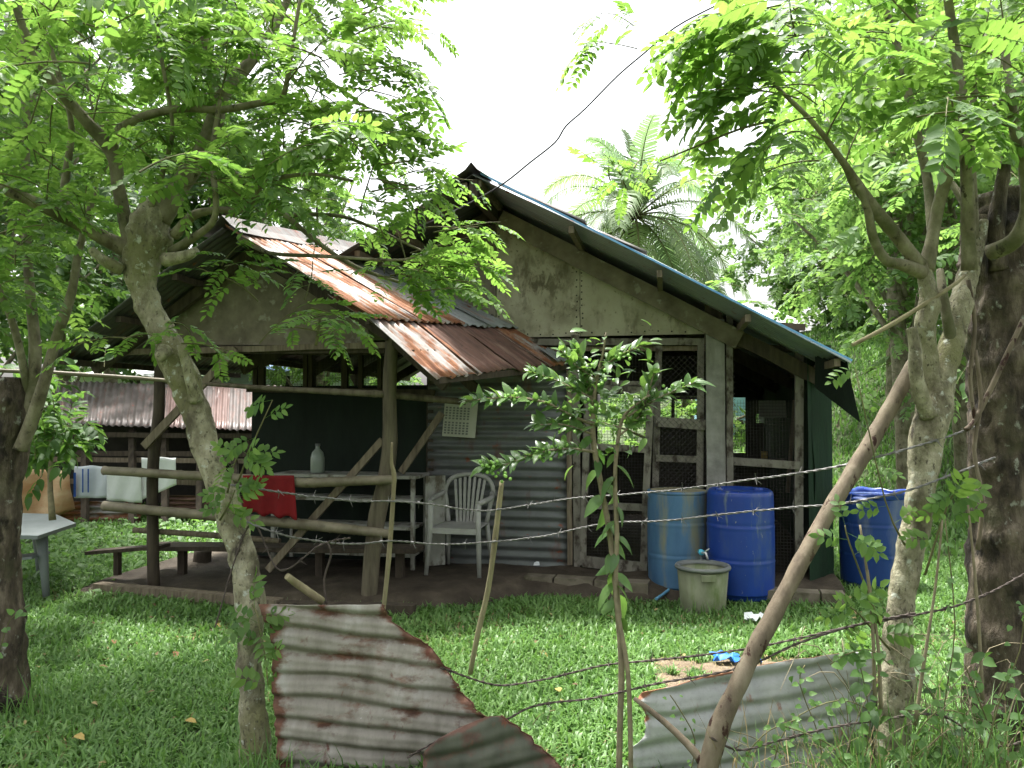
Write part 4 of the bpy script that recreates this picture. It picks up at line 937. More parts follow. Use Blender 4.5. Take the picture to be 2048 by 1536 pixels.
def to_px(p):
    r = Vector(p) - CAM; y = max(.2, r.y); return 1024 + r.x / y * FPX, 822 - r.z / y * FPX
def under(curve):
    def k(x, y):
        if x < curve[0][0]: return y < curve[0][1]
        for (x0, y0), (x1, y1) in zip(curve, curve[1:]):
            if x <= x1: return y < y0 + (y1 - y0) * (x - x0) / (x1 - x0)
        return False
    return k
class Foliage:
    def __init__(s, seed=1, keep=None): s.keep = keep; s.free = False; s.r = np.random.default_rng(seed); s.pos = []; s.d = []; s.up = []; s.sc = []; s.tw = MB()
    def twig(s, p, d, L, n, droop=.5, sc=1.0, rad=.004):
        d = Vector(d).normalized(); pts = [Vector(p)]; k = 6
        for i in range(k):
            d = (d + Vector((0, 0, -droop / k)) + Vector(s.r.normal(0, .07, 3))).normalized(); pts.append(pts[-1] + d * (L / k))
        if s.keep and not s.free and not (s.keep(*to_px(pts[0])) and s.keep(*to_px(pts[-1] + Vector((0, 0, -.06))))): return
        s.tw.tube(pts, [rad * (1 - .6 * i / k) for i in range(k + 1)], 4, cap=False)
        for i in range(n):
            t = .18 + .82 * (i + s.r.random() * .6) / n; q = t * k; a = min(int(q), k - 1); pp = pts[a].lerp(pts[a + 1], min(1, q - a)); dd = (pts[a + 1] - pts[a]).normalized()
            s1 = dd.cross(Vector((0, 0, 1))); 
            if s1.length < .1: s1 = Vector((1, 0, 0))
            s1.normalize(); sg = 1 if i % 2 else -1
            ld = dd * s.r.uniform(.3, .8) + s1 * sg * s.r.uniform(.5, 1) + Vector((0, 0, s.r.uniform(-.45, .35)))
            if i == n - 1: ld = dd + Vector((0, 0, -.2))
            s.pos.append(tuple(pp)); s.d.append(tuple(ld)); s.up.append(tuple(Vector((0, 0, 1)) + Vector(s.r.normal(0, .33, 3)))); s.sc.append(sc * s.r.uniform(.75, 1.15))
    def along(s, pts, per_m, L=(.3, .7), n=7, sc=1.0, t0=.2, droop=.5, upb=.3):
        ln = sum((b - a).length for a, b in zip(pts, pts[1:]))
        for i in range(int(ln * per_m) + 1):
            t = (t0 + (1 - t0) * s.r.random()) * (len(pts) - 1); k = min(int(t), len(pts) - 2); p = pts[k].lerp(pts[k + 1], t - k)
            dd = (pts[k + 1] - pts[k]).normalized(); v = Vector(s.r.normal(0, 1, 3)); v -= dd * v.dot(dd)
            s.twig(p, dd * .5 + v.normalized() + Vector((0, 0, upb)), s.r.uniform(*L), max(2, int(n * s.r.uniform(.7, 1.2))), droop, sc)
        s.twig(pts[-1], pts[-1] - pts[-2], s.r.uniform(*L), n, droop, sc)
    def blob(s, x, y, D, rx, ry, rd, n, L=(.3, .6), nl=7, sc=1.0, droop=.6, face=None):
        for i in range(n):
            a = s.r.normal(0, .5, 3); p = P(x + a[0] * rx, y + a[1] * ry, D + a[2] * rd)
            v = Vector(s.r.normal(0, 1, 3)); v.z = abs(v.z) * .3
            if face: v = v * .6 + Vector(face)
            s.twig(p, v, s.r.uniform(*L), nl, droop, sc)
    def finish(s, parent, mat, singles=300, tpl=TPL, leafname='leaf'):
        pos = np.array(s.pos); R = frames(np.array(s.d), np.array(s.up)); sc = np.array(s.sc); idx = s.r.integers(0, len(tpl), len(pos)); ta = s.r.normal(0, .16, len(pos))
        # which leaves show largest in the picture
        rel = pos - np.array(CAM); dep = rel[:, 1]; px = 1024 + rel[:, 0] / np.maximum(dep, .1) * FPX; py = 822 - rel[:, 2] / np.maximum(dep, .1) * FPX
        vis = (px > -20) & (px < 2068) & (py > -20) & (py < 1556) & (dep > .3)
        order = np.argsort(np.where(vis, dep, 1e6)); one = [i for i in order[:singles] if vis[i]]; rest = np.setdiff1d(np.arange(len(pos)), one)
        off = np.array(world_of(parent))
        mes = []
        for k, (V, T, ti) in enumerate(tpl):
            for v in (-.18, .0, .2): mes.append(mesh_np(leafname, V, T, mat, np.clip(ti + v, 0, 1)))
        for i in one:
            o = link(leafname, mes[idx[i] * 3 + int(np.clip(round(ta[i] / .18) + 1, 0, 2))], parent)
            M4 = Matrix.Identity(4)
            for a in range(3):
                for b in range(3): M4[a][b] = float(R[i][a][b] * sc[i])
                M4[a][3] = float(pos[i][a] - off[a])
            o.matrix_local = M4
        if len(rest):
            o = scatter('foliage', tpl, idx[rest], pos[rest], R[rest], sc[rest], mat, parent, ta[rest]); o['kind'] = 'stuff'
        if s.tw.f: o = s.tw.build('twigs', m_twig, parent); o['kind'] = 'stuff'

def limb(pts, mat, parent, name='branch', gn=.12, seg=10, sub=4, gs=7, k=1.0):
    pts = [(x, y, D, r * k) for x, y, D, r in pts]
    tubepx(pts, mat, name, parent, seg, gn, gs, sub)
    return [P(x, y, D) for x, y, D, r in pts]

# ------------------------------------------------------------------ TREE: pale leaning tree, centre left
t1 = thing('leaning_tree', 'pale mottled leaning tree trunk with feathery crown left of centre', 'tree', G(512, 1500))
limb([(514, 1545, 3.5, 46), (508, 1450, 3.5, 38), (502, 1380, 3.5, 34), (500, 1290, 3.5, 36), (500, 1200, 3.5, 40), (482, 1100, 3.52, 36), (450, 1000, 3.55, 39), (415, 905, 3.58, 37), (388, 815, 3.6, 41), (352, 725, 3.6, 45), (312, 645, 3.6, 37), (286, 580, 3.6, 38), (284, 525, 3.6, 47), (296, 470, 3.6, 62), (304, 425, 3.6, 46), (306, 400, 3.6, 26)], m_bark_pale, t1, 'trunk', .22, 28, 9, 11, .86)
f1 = Foliage(11, under([(-300, 560), (160, 560), (230, 400), (430, 400), (520, 470), (640, 500), (760, 470), (800, 330), (770, 120), (740, -60), (900, -250), (1000, -400)]))
B = []
B.append(limb([(268, 500, 3.6, 24), (250, 440, 3.58, 18), (238, 380, 3.55, 17), (224, 305, 3.5, 18), (170, 240, 3.4, 16), (110, 170, 3.3, 14), (60, 90, 3.2, 11), (20, -20, 3.1, 8)], m_branch, t1))
B.append(limb([(226, 300, 3.5, 12), (236, 262, 3.45, 11), (290, 232, 3.4, 11), (370, 216, 3.38, 11), (440, 220, 3.36, 10), (520, 206, 3.3, 9), (562, 197, 3.28, 7), (576, 150, 3.25, 6), (590, 60, 3.2, 5), (605, -30, 3.2, 4)], m_branch, t1))
B.append(limb([(315, 440, 3.6, 34), (352, 385, 3.62, 26), (400, 312, 3.65, 24), (428, 250, 3.68, 23), (444, 190, 3.7, 20), (500, 125, 3.75, 15), (545, 60, 3.8, 12), (580, -10, 3.85, 9)], m_branch, t1))
B.append(limb([(440, 200, 3.7, 14), (428, 140, 3.7, 13), (408, 70, 3.65, 11), (395, -20, 3.6, 9)], m_branch, t1))
B.append(limb([(275, 505, 3.6, 28), (215, 480, 3.55, 19), (150, 445, 3.45, 17), (60, 400, 3.3, 15), (-40, 360, 3.2, 12)], m_branch, t1))
B.append(limb([(350, 470, 3.58, 15), (385, 432, 3.5, 12), (430, 420, 3.45, 9), (492, 416, 3.4, 8), (530, 366, 3.35, 6), (620, 348, 3.3, 5), (705, 362, 3.25, 4)], m_branch, t1))
B.append(limb([(345, 505, 3.58, 16), (380, 480, 3.5, 11), (424, 446, 3.4, 9), (432, 400, 3.35, 8), (424, 310, 3.3, 7), (440, 200, 3.25, 5)], m_branch, t1))
B.append(limb([(430, 305, 3.66, 9), (490, 368, 3.7, 8), (565, 425, 3.75, 7), (640, 488, 3.8, 6), (715, 535, 3.85, 5), (800, 565, 3.9, 4)], m_branch, t1))
B.append(limb([(588, 430, 3.75, 5), (680, 432, 3.75, 5), (760, 462, 3.75, 4), (840, 500, 3.75, 3), (905, 520, 3.75, 2)], m_branch, t1))
B.append(limb([(300, 420, 3.55, 10), (330, 330, 3.45, 6), (345, 250, 3.4, 5), (320, 100, 3.3, 5), (305, -30, 3.2, 4)], m_branch, t1))
B.append(limb([(140, 440, 3.45, 11), (128, 390, 3.45, 10), (138, 310, 3.45, 9), (140, 230, 3.4, 7), (90, 60, 3.3, 5)], m_branch, t1))
B.append(limb([(480, 478, 3.5, 6), (540, 506, 3.45, 5), (640, 512, 3.4, 5), (780, 520, 3.4, 3), (830, 515, 3.4, 2)], m_branch, t1))
B.append(limb([(640, 640, 3.55, 4), (632, 690, 3.5, 4)], m_twig, t1)); B.pop()
tubepx([(365, 690, 3.5, 14), (372, 730, 3.5, 12), (385, 775, 3.52, 14), (392, 800, 3.55, 18)], m_bark_pale, 'branch_stub', t1)
tubepx([(330, 520, 3.55, 18), (372, 512, 3.5, 14), (394, 500, 3.48, 8)], m_bark_pale, 'branch_stub', t1)
tubepx([(245, 540, 3.55, 16), (206, 520, 3.5, 13), (182, 498, 3.48, 9)], m_bark_pale, 'branch_stub', t1)
tubepx([(330, 700, 3.5, 20), (322, 712, 3.46, 17), (318, 716, 3.44, 8)], m_bark_pale, 'branch_stub', t1)
for pts in B: f1.along(pts, 4, (.25, .5), 5, .72, .35, .4)
for (x, y, D, rx, ry, rd, n) in ((120, 60, 3.2, 260, 160, .7, 26), (350, 60, 3.3, 240, 140, .6, 24), (560, 60, 3.6, 170, 140, .6, 26), (620, 220, 3.5, 130, 110, .5, 24), (700, 200, 3.4, 80, 70, .4, 12),
                                 (120, 300, 3.3, 180, 120, .6, 16), (420, 330, 3.6, 160, 100, .6, 14), (620, 380, 3.5, 140, 90, .5, 20), (740, 400, 3.5, 90, 50, .4, 12), (560, 470, 3.7, 90, 50, .4, 10), (60, 520, 3.4, 120, 90, .5, 12), (200, -150, 3.6, 500, 200, 1.2, 40), (520, -160, 4.2, 300, 200, 1, 30)):
    f1.blob(x, y, D, rx, ry, rd, int(n * .55), (.25, .5), 5, .72)
ov = limb([(395, -20, 3.6, 9), (370, -120, 4.2, 8), (330, -200, 5.0, 6), (250, -240, 5.8, 4)], m_branch, t1); f1.along(ov, 5, (.4, .7), 6, 1, .2)  # this limb and the next are unseen, added overhead to shade the left lawn
ov = limb([(580, -10, 3.85, 9), (560, -110, 4.6, 7), (520, -170, 5.4, 5), (500, -200, 6.2, 4)], m_branch, t1); f1.along(ov, 5, (.4, .7), 6, 1, .2)
f1.keep = None
for (x, y, D, n) in ((120, -210, 5.4, 26), (420, -200, 5.6, 26), (300, -330, 5.0, 22), (0, -330, 5.2, 22), (560, -180, 6.0, 14), (-250, -150, 5.6, 20)): f1.blob(x, y, D, 240, 70, 1.0, int(n * .7), (.4, .7), 7, 1.0)  # unseen leaf masses above the frame, added to cast shade on the left lawn
f1.free = True
for (x, y, D, fx, n) in ((700, 60, 3.4, 1, 6), (690, 140, 3.35, 1, 7), (720, 260, 3.3, 1, 7), (770, 360, 3.4, 1, 8), (830, 540, 3.6, 1, 10), (760, 540, 3.5, .8, 8), (590, 570, 3.4, .2, 3), (620, 650, 3.4, .1, 3), (560, 650, 3.4, -.5, 2), (420, 540, 3.4, .3, 2), (330, 665, 3.3, .5, 2), (250, 660, 3.3, -.6, 2), (860, 500, 3.6, 1, 5)):
    f1.blob(x, y, D, 50, 45, .25, n, (.18, .35), 4, .66, .35, face=(fx, 0, .1))
f1.finish(t1, m_leaf, 300)
# young shoots on the trunk
def shoot(parent, pts, nleaf, seed, sc=.8, mat=m_leaf):
    f = Foliage(seed); Q = [P(x, y, D) for x, y, D in pts]
    MB().tube(Q, [.005, .0035, .002][:len(Q)] if len(Q) == 3 else .003, 6, sub=3).build('shoot_stem', m_twig, parent)
    for i in range(nleaf):
        t = .25 + .75 * i / max(1, nleaf - 1); k = min(int(t * (len(Q) - 1)), len(Q) - 2); p = Q[k].lerp(Q[k + 1], t * (len(Q) - 1) - k)
        a = i * 2.4 + seed; f.pos.append(tuple(p)); f.d.append((math.cos(a), -.2 + math.sin(a) * .4, .1 + .5 * math.sin(a * 1.7))); f.up.append((f.r.normal(0, .3), -1, .5)); f.sc.append(sc * f.r.uniform(.85, 1.25))
    f.tw = MB(); f.finish(parent, mat, 60, TPL_SH)
shoot(t1, [(478, 960, 3.45), (500, 900, 3.4), (545, 800, 3.35)], 5, 5, .62); shoot(t1, [(455, 985, 3.45), (468, 930, 3.4), (482, 900, 3.38)], 6, 6, .6)
shoot(t1, [(440, 1040, 3.45), (460, 1005, 3.4), (470, 980, 3.38)], 6, 7, .55); shoot(t1, [(505, 1210, 3.42), (515, 1230, 3.36), (520, 1270, 3.34)], 6, 8, .6); shoot(t1, [(520, 1260, 3.42), (530, 1310, 3.36), (536, 1370, 3.34)], 4, 9, .55)

# ------------------------------------------------------------------ TREE at left edge
t0 = thing('edge_tree', 'dark rough tree trunk cut by the left picture edge', 'tree', G(5, 1420))
limb([(8, 1450, 4.2, 66), (8, 1330, 4.2, 54), (0, 1180, 4.2, 46), (0, 1020, 4.2, 46), (8, 900, 4.2, 50), (18, 800, 4.2, 56), (20, 755, 4.2, 34)], m_bark_dark, t0, 'trunk', .2, 32, 10, 9)
f0 = Foliage(21, under([(-300, 640), (170, 640), (220, 420), (600, 300), (900, -400)])); B = []
B.append(limb([(40, 900, 4.15, 18), (60, 850, 4.15, 18), (84, 780, 4.1, 15), (112, 680, 4.1, 13), (142, 590, 4.1, 12), (158, 500, 4.1, 9), (190, 380, 4.1, 7)], m_branch, t0))
B.append(limb([(50, 830, 4.2, 16), (66, 770, 4.2, 15), (70, 690, 4.2, 14), (58, 560, 4.25, 12), (50, 400, 4.3, 11), (52, 200, 4.3, 10), (40, 60, 4.3, 8), (36, -40, 4.3, 7)], m_branch, t0))
B.append(limb([(56, 800, 4.2, 10), (44, 720, 4.15, 9), (20, 630, 4.1, 9), (-20, 540, 4.0, 8), (-60, 420, 4.0, 6)], m_branch, t0))
for pts in B: f0.along(pts, 3, (.3, .6), 5, .85, .45, .5)
for (x, y, D, rx, ry, rd, n) in ((60, 600, 4.1, 110, 60, .4, 12), (20, 480, 4.1, 150, 90, .4, 10), (100, 200, 4.3, 250, 200, .6, 24), (-100, -200, 4.3, 400, 200, 1, 24)): f0.blob(x, y, D, rx, ry, rd, n, (.3, .6), 7, .85)
f0.finish(t0, m_leaf, 120)
sh0 = thing('broadleaf_bush', 'glossy broad leaved bush beside the left edge trunk', 'bush', G(110, 1030))
fb = Foliage(23)
for k in range(90):
    p = P(105 + fb.r.normal(0, 36), 848 + fb.r.normal(0, 46), 5.6 + fb.r.normal(0, .25)); fb.twig(p, fb.r.normal(0, 1, 3), .2, 7, .5, 1.15, .003)
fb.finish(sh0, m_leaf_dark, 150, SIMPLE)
tubepx([(105, 1040, 5.6, 8), (100, 950, 5.6, 6), (110, 850, 5.6, 4)], m_stem, 'stem', sh0)

# ------------------------------------------------------------------ TREES at right
t2 = thing('forked_tree', 'pale grey forked tree holding up the diagonal pole at right', 'tree', G(1785, 1530))
limb([(1782, 1560, 3.2, 52), (1788, 1450, 3.2, 50), (1794, 1340, 3.2, 48), (1798, 1230, 3.2, 40), (1816, 1130, 3.2, 41), (1836, 1030, 3.2, 40), (1846, 940, 3.2, 44), (1858, 860, 3.2, 52), (1872, 800, 3.2, 50), (1888, 740, 3.2, 36), (1906, 680, 3.22, 34), (1922, 610, 3.25, 34), (1936, 550, 3.28, 30), (1955, 490, 3.3, 22), (1968, 440, 3.3, 12)], m_bark_pale, t2, 'trunk', .18, 28, 9, 11, .80)
limb([(1856, 830, 3.15, 26), (1842, 790, 3.12, 21), (1832, 740, 3.1, 19), (1830, 690, 3.1, 17), (1822, 655, 3.1, 13)], m_bark_pale, t2, 'branch_stub', .14, 16, 6, 11, .85)
limb([(1868, 800, 3.2, 32), (1862, 740, 3.18, 23), (1858, 690, 3.17, 22), (1852, 650, 3.16, 29), (1858, 610, 3.16, 30), (1854, 575, 3.16, 23), (1846, 535, 3.16, 21), (1838, 520, 3.16, 12)], m_bark_pale, t2, 'branch', .22, 18, 6, 11, .9)
f2 = Foliage(31, lambda x, y: x > 1535 + max(0, y - 60) * .42 and y < (390 if x < 1700 else 320) or y < -120 and x > 1400); B = []
B.append(limb([(1845, 545, 3.15, 20), (1800, 528, 3.1, 14), (1772, 520, 3.08, 13), (1748, 480, 3.05, 12), (1735, 420, 3.0, 10), (1718, 370, 2.98, 10)], m_branch, t2))
B.append(limb([(1840, 530, 3.15, 17), (1800, 480, 3.1, 17), (1750, 420, 3.05, 16), (1712, 368, 3.0, 15), (1690, 330, 2.95, 9), (1630, 250, 2.9, 7), (1570, 190, 2.85, 5), (1500, 120, 2.8, 4)], m_branch, t2))
B.append(limb([(1852, 540, 3.16, 20), (1866, 470, 3.16, 16), (1880, 400, 3.15, 15), (1905, 330, 3.1, 14), (1960, 245, 3.0, 13), (2040, 175, 2.9, 11), (2100, 100, 2.85, 9)], m_branch, t2))
B.append(limb([(1866, 480, 3.2, 14), (1858, 380, 3.25, 12), (1838, 280, 3.3, 11), (1812, 170, 3.3, 11), (1785, 60, 3.3, 9), (1750, -30, 3.3, 8)], m_branch, t2))
B.append(limb([(1938, 540, 3.2, 20), (1936, 420, 3.15, 17), (1932, 320, 3.1, 15), (1925, 200, 3.05, 14), (1905, 60, 3.0, 12), (1890, -40, 2.95, 10)], m_branch, t2))
B.append(limb([(1950, 480, 3.3, 12), (1946, 380, 3.3, 10), (1942, 250, 3.3, 9), (1960, 100, 3.3, 8)], m_branch, t2))
B.append(limb([(1905, 690, 3.2, 16), (1888, 600, 3.2, 12), (1880, 540, 3.25, 9)], m_branch, t2))
B.pop(); B.append(limb([(1980, 505, 3.2, 22), (2030, 480, 3.1, 20), (2056, 420, 3.05, 18), (2050, 330, 3.0, 16), (2030, 260, 2.95, 13), (2010, 100, 2.9, 9)], m_branch, t2))
tubepx([(1705, 690, 3.1, 4), (1790, 645, 3.12, 5), (1900, 575, 3.14, 4), (1930, 550, 3.2, 3)], m_stick, 'dry_twig', t2)
tubepx([(1550, 240, 2.9, 3), (1480, 258, 2.85, 2.5), (1400, 290, 2.85, 2), (1320, 322, 2.85, 1.6)], m_twig, 'bare_twig', t2)
for i, pts in enumerate(B): f2.along(pts, 3.2 if i != 0 else 2, (.25, .5), 5, .80, .45, .4)
for (x, y, D, rx, ry, rd, n) in ((1590, 180, 2.85, 130, 120, .4, 13), (1500, 110, 2.8, 80, 70, .25, 7), (1620, 330, 2.95, 90, 50, .25, 8), (1720, 90, 3.1, 200, 110, .5, 20), (1900, 150, 2.7, 160, 130, .4, 14), (2000, 60, 2.5, 120, 100, .4, 10), (1960, 350, 3.4, 120, 100, .4, 6), (1750, -160, 3.4, 260, 150, .8, 20), (2100, -100, 3.4, 200, 200, .8, 14)):
    f2.blob(x, y, D, rx, ry, rd, int(n * .5), (.25, .45), 5, .82)
f2.free = True
for (x, y, D, fx, n) in ((1590, 130, 2.8, -1, 5), (1610, 210, 2.8, -1, 4), (1610, 60, 2.8, -1, 5), (1650, 320, 2.85, -.5, 3), (1570, 0, 2.8, -1, 4), (1275, 70, 4.4, -.1, 2)):
    f2.blob(x, y, D, 35, 35, .2, n, (.25, .4), 5, .9, .7, face=(fx, 0, .1))
for (x, y, n, a) in ((1270, 335, 2, .3), (1225, 360, 2, 0), (1390, 280, 1, 0)): f2.blob(x, y, 3.6, 40, 30, .2, n, (.12, .25), 4, .62, .5)
f2.finish(t2, m_leaf, 300)
shoot(t2, [(1850, 1150, 3.1), (1895, 1010, 3.05), (1915, 985, 3.0)], 6, 35, .6); shoot(t2, [(1760, 1250, 3.05), (1700, 1090, 3.0), (1690, 1050, 3.0)], 5, 36, .55); shoot(t2, [(1780, 1300, 3.1), (1720, 1230, 3.05), (1700, 1215, 3.0)], 6, 37, .6); shoot(t2, [(1810, 1090, 3.15), (1770, 1000, 3.1), (1710, 735, 3.1)], 5, 38, .5)

t3 = thing('dark_tree', 'thick dark rough barked trunk at the right picture edge', 'tree', G(2005, 1560))
limb([(2012, 1600, 3.5, 105), (2008, 1450, 3.5, 84), (2004, 1300, 3.5, 76), (2006, 1100, 3.5, 78), (2010, 950, 3.5, 80), (2016, 800, 3.5, 88), (2018, 650, 3.5, 95), (2014, 520, 3.5, 98), (2006, 440, 3.5, 82), (1996, 385, 3.5, 55)], m_bark_dark, t3, 'trunk', .22, 40, 10, 9)
limb([(1995, 540, 3.4, 28), (1990, 470, 3.38, 24), (1998, 400, 3.36, 18), (2010, 330, 3.34, 12)], m_bark_dark, t3, 'branch_stub', .2, 10)
limb([(1955, 560, 3.4, 22), (1958, 500, 3.38, 20), (1962, 430, 3.37, 14)], m_bark_dark, t3, 'branch_stub', .25, 10)
f3 = Foliage(41); pts = limb([(2040, 520, 3.5, 30), (2075, 380, 3.5, 24), (2080, 200, 3.5, 18), (2060, -50, 3.5, 12)], m_branch, t3); f3.along(pts, 8, (.3, .6), 6, 1, .3)
f3.finish(t3, m_leaf, 60)
# creeping root vines on the dark trunk
for k, pts in enumerate(([(1950, 700), (1962, 800), (1948, 900), (1965, 1000), (1955, 1100)], [(1936, 560), (1950, 650), (1940, 760), (1952, 850)], [(2046, 640), (1990, 760), (1950, 840), (1930, 860)])):
    tubepx([(x, y, 3.22, 4 if k < 2 else 5) for x, y in pts], m_pole, 'root_vine', t3)
for k, pts in enumerate(([(1936, 1010), (1950, 1150), (1960, 1290), (1965, 1400)], [(1735, 1140), (1748, 1230), (1757, 1300), (1762, 1420)], [(1720, 1050), (1735, 1150), (1745, 1250), (1750, 1400)], [(1885, 1040), (1870, 1180), (1850, 1310), (1830, 1450)])):
    o = tubepx([(x, y, 3.05, 5.5 - i * .9) for i, (x, y) in enumerate(pts[::-1])], m_stem, 'dry_stake'); set_props(o, ['thin dry stake against the dark right trunk', 'broken grey stake with split top beside the forked tree', 'taller broken stake left of the forked tree', 'slanting green brown sapling stem right of the forked tree'][k], 'stake')

# diagonal pole
o = tubepx([(1408, 1560, 3.0, 23), (1440, 1450, 3.0, 24), (1470, 1385, 3.0, 20), (1505, 1310, 3.02, 20), (1570, 1185, 3.05, 19), (1648, 1040, 3.1, 18), (1732, 900, 3.15, 18), (1800, 780, 3.2, 17), (1836, 715, 3.22, 15)], m_pole, 'leaning_pole', None, 16, .14, 10, 7)
set_props(o, 'long brown pole with dark scars leaning on the forked tree', 'pole')
# two upright sticks of the wire fence
o = tubepx([(755, 1330, 4.1, 7), (768, 1210, 4.1, 8), (778, 1110, 4.1, 9), (786, 1000, 4.1, 8), (788, 950, 4.1, 9), (783, 925, 4.1, 6), (784, 885, 4.1, 4)], m_stick, 'fence_stick'); set_props(o, 'thin knobbly pale stick before the porch post', 'stick')
o = tubepx([(940, 1350, 4.6, 9), (955, 1270, 4.6, 10), (976, 1180, 4.6, 10), (990, 1080, 4.6, 10), (998, 1010, 4.6, 10), (1004, 962, 4.6, 8)], m_stick, 'fence_stick'); set_props(o, 'straight peeled stick standing in the lawn before the chair', 'stick')
o = tubepx([(574, 1152, 3.45, 9), (600, 1172, 3.5, 11), (645, 1203, 3.55, 10)], m_stick, 'broken_stick'); set_props(o, 'short broken stick poking above the rusty fence sheet', 'stick')
o = tubepx([(655, 1215, 3.5, 3), (648, 1160, 3.5, 3), (662, 1110, 3.5, 3), (655, 1085, 3.5, 2)], m_wire_r, 'rusty_wire_end'); set_props(o, 'curly rusty wire end standing above the fence sheet', 'wire')

# ------------------------------------------------------------------ fence sheets in front
def wsheet(name, rowsdef, D, mat, label, wave, amp, bulge=0.0, lean=0.0, edge=True, leftrust=1):
    """rows top to bottom: (y, x_left, x_right); waves run across"""
    t = thing(name, label, 'metal sheet', G((rowsdef[-1][1] + rowsdef[-1][2]) / 2, 1536))
    n = int((rowsdef[-1][0] - rowsdef[0][0]) / 3); rows, uvs, wear = [], [], []
    for i in range(n + 1):
        y = rowsdef[0][0] + (rowsdef[-1][0] - rowsdef[0][0]) * i / n
        for (a, b) in zip(rowsdef, rowsdef[1:]):
            if a[0] <= y <= b[0] + 1e-6: f = (y - a[0]) / (b[0] - a[0]); xl = a[1] + (b[1] - a[1]) * f; xr = a[2] + (b[2] - a[2]) * f; break
        xr += 9 * mnoise.noise(Vector((0, y * .05, D))) + 9 * mnoise.noise(Vector((3, y * .22, D))); xl += 3 * mnoise.noise(Vector((5, y * .09, D)))
        r = []
        for j in range(31):
            w = j / 30; x = xl + (xr - xl) * w; skew = bulge * (x - 500)
            p = P(x, y + skew * .0, D + lean * (x - rowsdef[0][1]) / 500)
            ph = 2 * math.pi * (y - rowsdef[0][0] - skew) / wave
            ph += 1.1 * mnoise.noise(Vector((x * .006, y * .012, 8)))
            cw = math.cos(ph); cw = cw * .72 + .28 * math.cos(2 * ph + .6)
            p.y += amp * cw * (1 + .5 * mnoise.noise(Vector((x * .01, y * .01, 5)))) + .03 * mnoise.noise(Vector((x * .008, y * .008, 2))) + .007 * mnoise.noise(Vector((x * .03, y * .03, 3)))
            r.append(p); uvs.append((x * D / FPX, y * D / FPX))
            ew = max(0, 1 - (xr - x) / 26) ** 1.5 if leftrust != 2 else 0
            if leftrust: ew = max(ew, max(0, 1 - (x - xl) / 30) ** 1.5)
            wear.append(.22 * ew + .07 * max(0, cw) - .05)
        rows.append(r)
    mb = MB(); mb.grid(rows, True, uvs); so = mb.build('sheet', mat, t, thick=.0025)
    wa = so.data.attributes.new('wear', 'FLOAT', 'POINT'); wa.data.foreach_set('value', wear)
    if edge:
        ed = [r[-1] for r in rows[::2]]; MB().tube(ed, .0032, 5, .8, 60).build('rusted_edge', m_rustedge, t)
    return t
wsheet('fence_sheet', [(1208, 518, 764), (1232, 528, 772), (1262, 540, 812), (1300, 546, 866), (1340, 545, 893), (1380, 548, 916), (1420, 552, 955), (1440, 553, 976), (1475, 555, 985), (1600, 560, 960)], 3.38, m_frontsheet, 'rusty torn corrugated sheet standing beside the leaning trunk', 45, .016, .11, .12)
wsheet('folded_sheet', [(1434, 978, 1004), (1452, 925, 1030), (1474, 880, 1060), (1500, 850, 1088), (1600, 835, 1180)], 3.2, m_foldsheet, 'dark folded piece of tin at the foot of the rusty sheet', 60, .010, -.25, .1)
wsheet('fence_sheet', [(1302, 1700, 1745), (1330, 1520, 1746), (1356, 1400, 1748), (1385, 1285, 1750), (1400, 1276, 1750), (1430, 1292, 1750), (1470, 1290, 1752), (1500, 1262, 1752), (1600, 1250, 1756)], 3.28, m_rightsheet, 'pale grey corrugated sheet behind the diagonal pole', 54, .012, -.16, -.1, leftrust=2)

# ------------------------------------------------------------------ barbed wire
def barbed(pts, label, seed, r=.0031, every=.21, mat=m_wire):
    rnd = random.Random(seed)
    Q = [P(*p) for p in pts]
    dense = []
    n = len(Q)
    for i in range(n - 1):
        p0, p1, p2, p3 = Q[max(0, i - 1)], Q[i], Q[i + 1], Q[min(n - 1, i + 2)]
        m = max(2, int((p2 - p1).length / .02))
        for k in range(m):
            t = k / m; dense.append(.5 * (2 * p1 + (p2 - p0) * t + (2 * p0 - 5 * p1 + 4 * p2 - p3) * t * t + (3 * p1 - p0 - 3 * p2 + p3) * t ** 3))
    dense.append(Q[-1])
    t = thing('barbed_wire', label, 'barbed wire', dense[0], 'barbed wire strands of the fence')
    for s in (0, math.pi):
        pp = []; L = 0
        for i, p in enumerate(dense):
            if i: L += (p - dense[i - 1]).length
            a = s + L * 75; pp.append(p + Vector((0, math.cos(a), math.sin(a))) * r * .95 + Vector((0, 0, .004 * mnoise.noise(p * 6))))
        MB().tube(pp, r, 5, cap=False).build('strand', mat, t)
    # barbs share one mesh
    mb = MB()
    for a in (0, 1.6, 3.1): mb.tube([Vector((-.008, 0, 0)), Vector((0, math.cos(a) * .006, math.sin(a) * .006)), Vector((.010, math.cos(a + .5) * .034, math.sin(a + .5) * .034))], [.0018, .002, .0008], 4)
    for k in range(4): mb.tube([Vector((-.008 + k * .004, math.cos(q) * .0055, math.sin(q) * .0055)) for q in np.linspace(0, 6.28, 7)], .0016, 3, cap=False)
    me = bpy.data.meshes.new('barb'); me.from_pydata([tuple(v) for v in mb.v], [], mb.f); me.materials.append(mat); me.update()
    L = 0; nx = rnd.random() * every
    for i in range(1, len(dense)):
        L += (dense[i] - dense[i - 1]).length
        if L > nx:
            nx += every * rnd.uniform(.85, 1.15)
            b = link('barb', me, t, dense[i] - dense[0]); d = (dense[i] - dense[i - 1]).normalized()
            b.rotation_mode = 'QUATERNION'; b.rotation_quaternion = Vector((1, 0, 0)).rotation_difference(d) @ Quaternion((1, 0, 0), rnd.random() * 6)
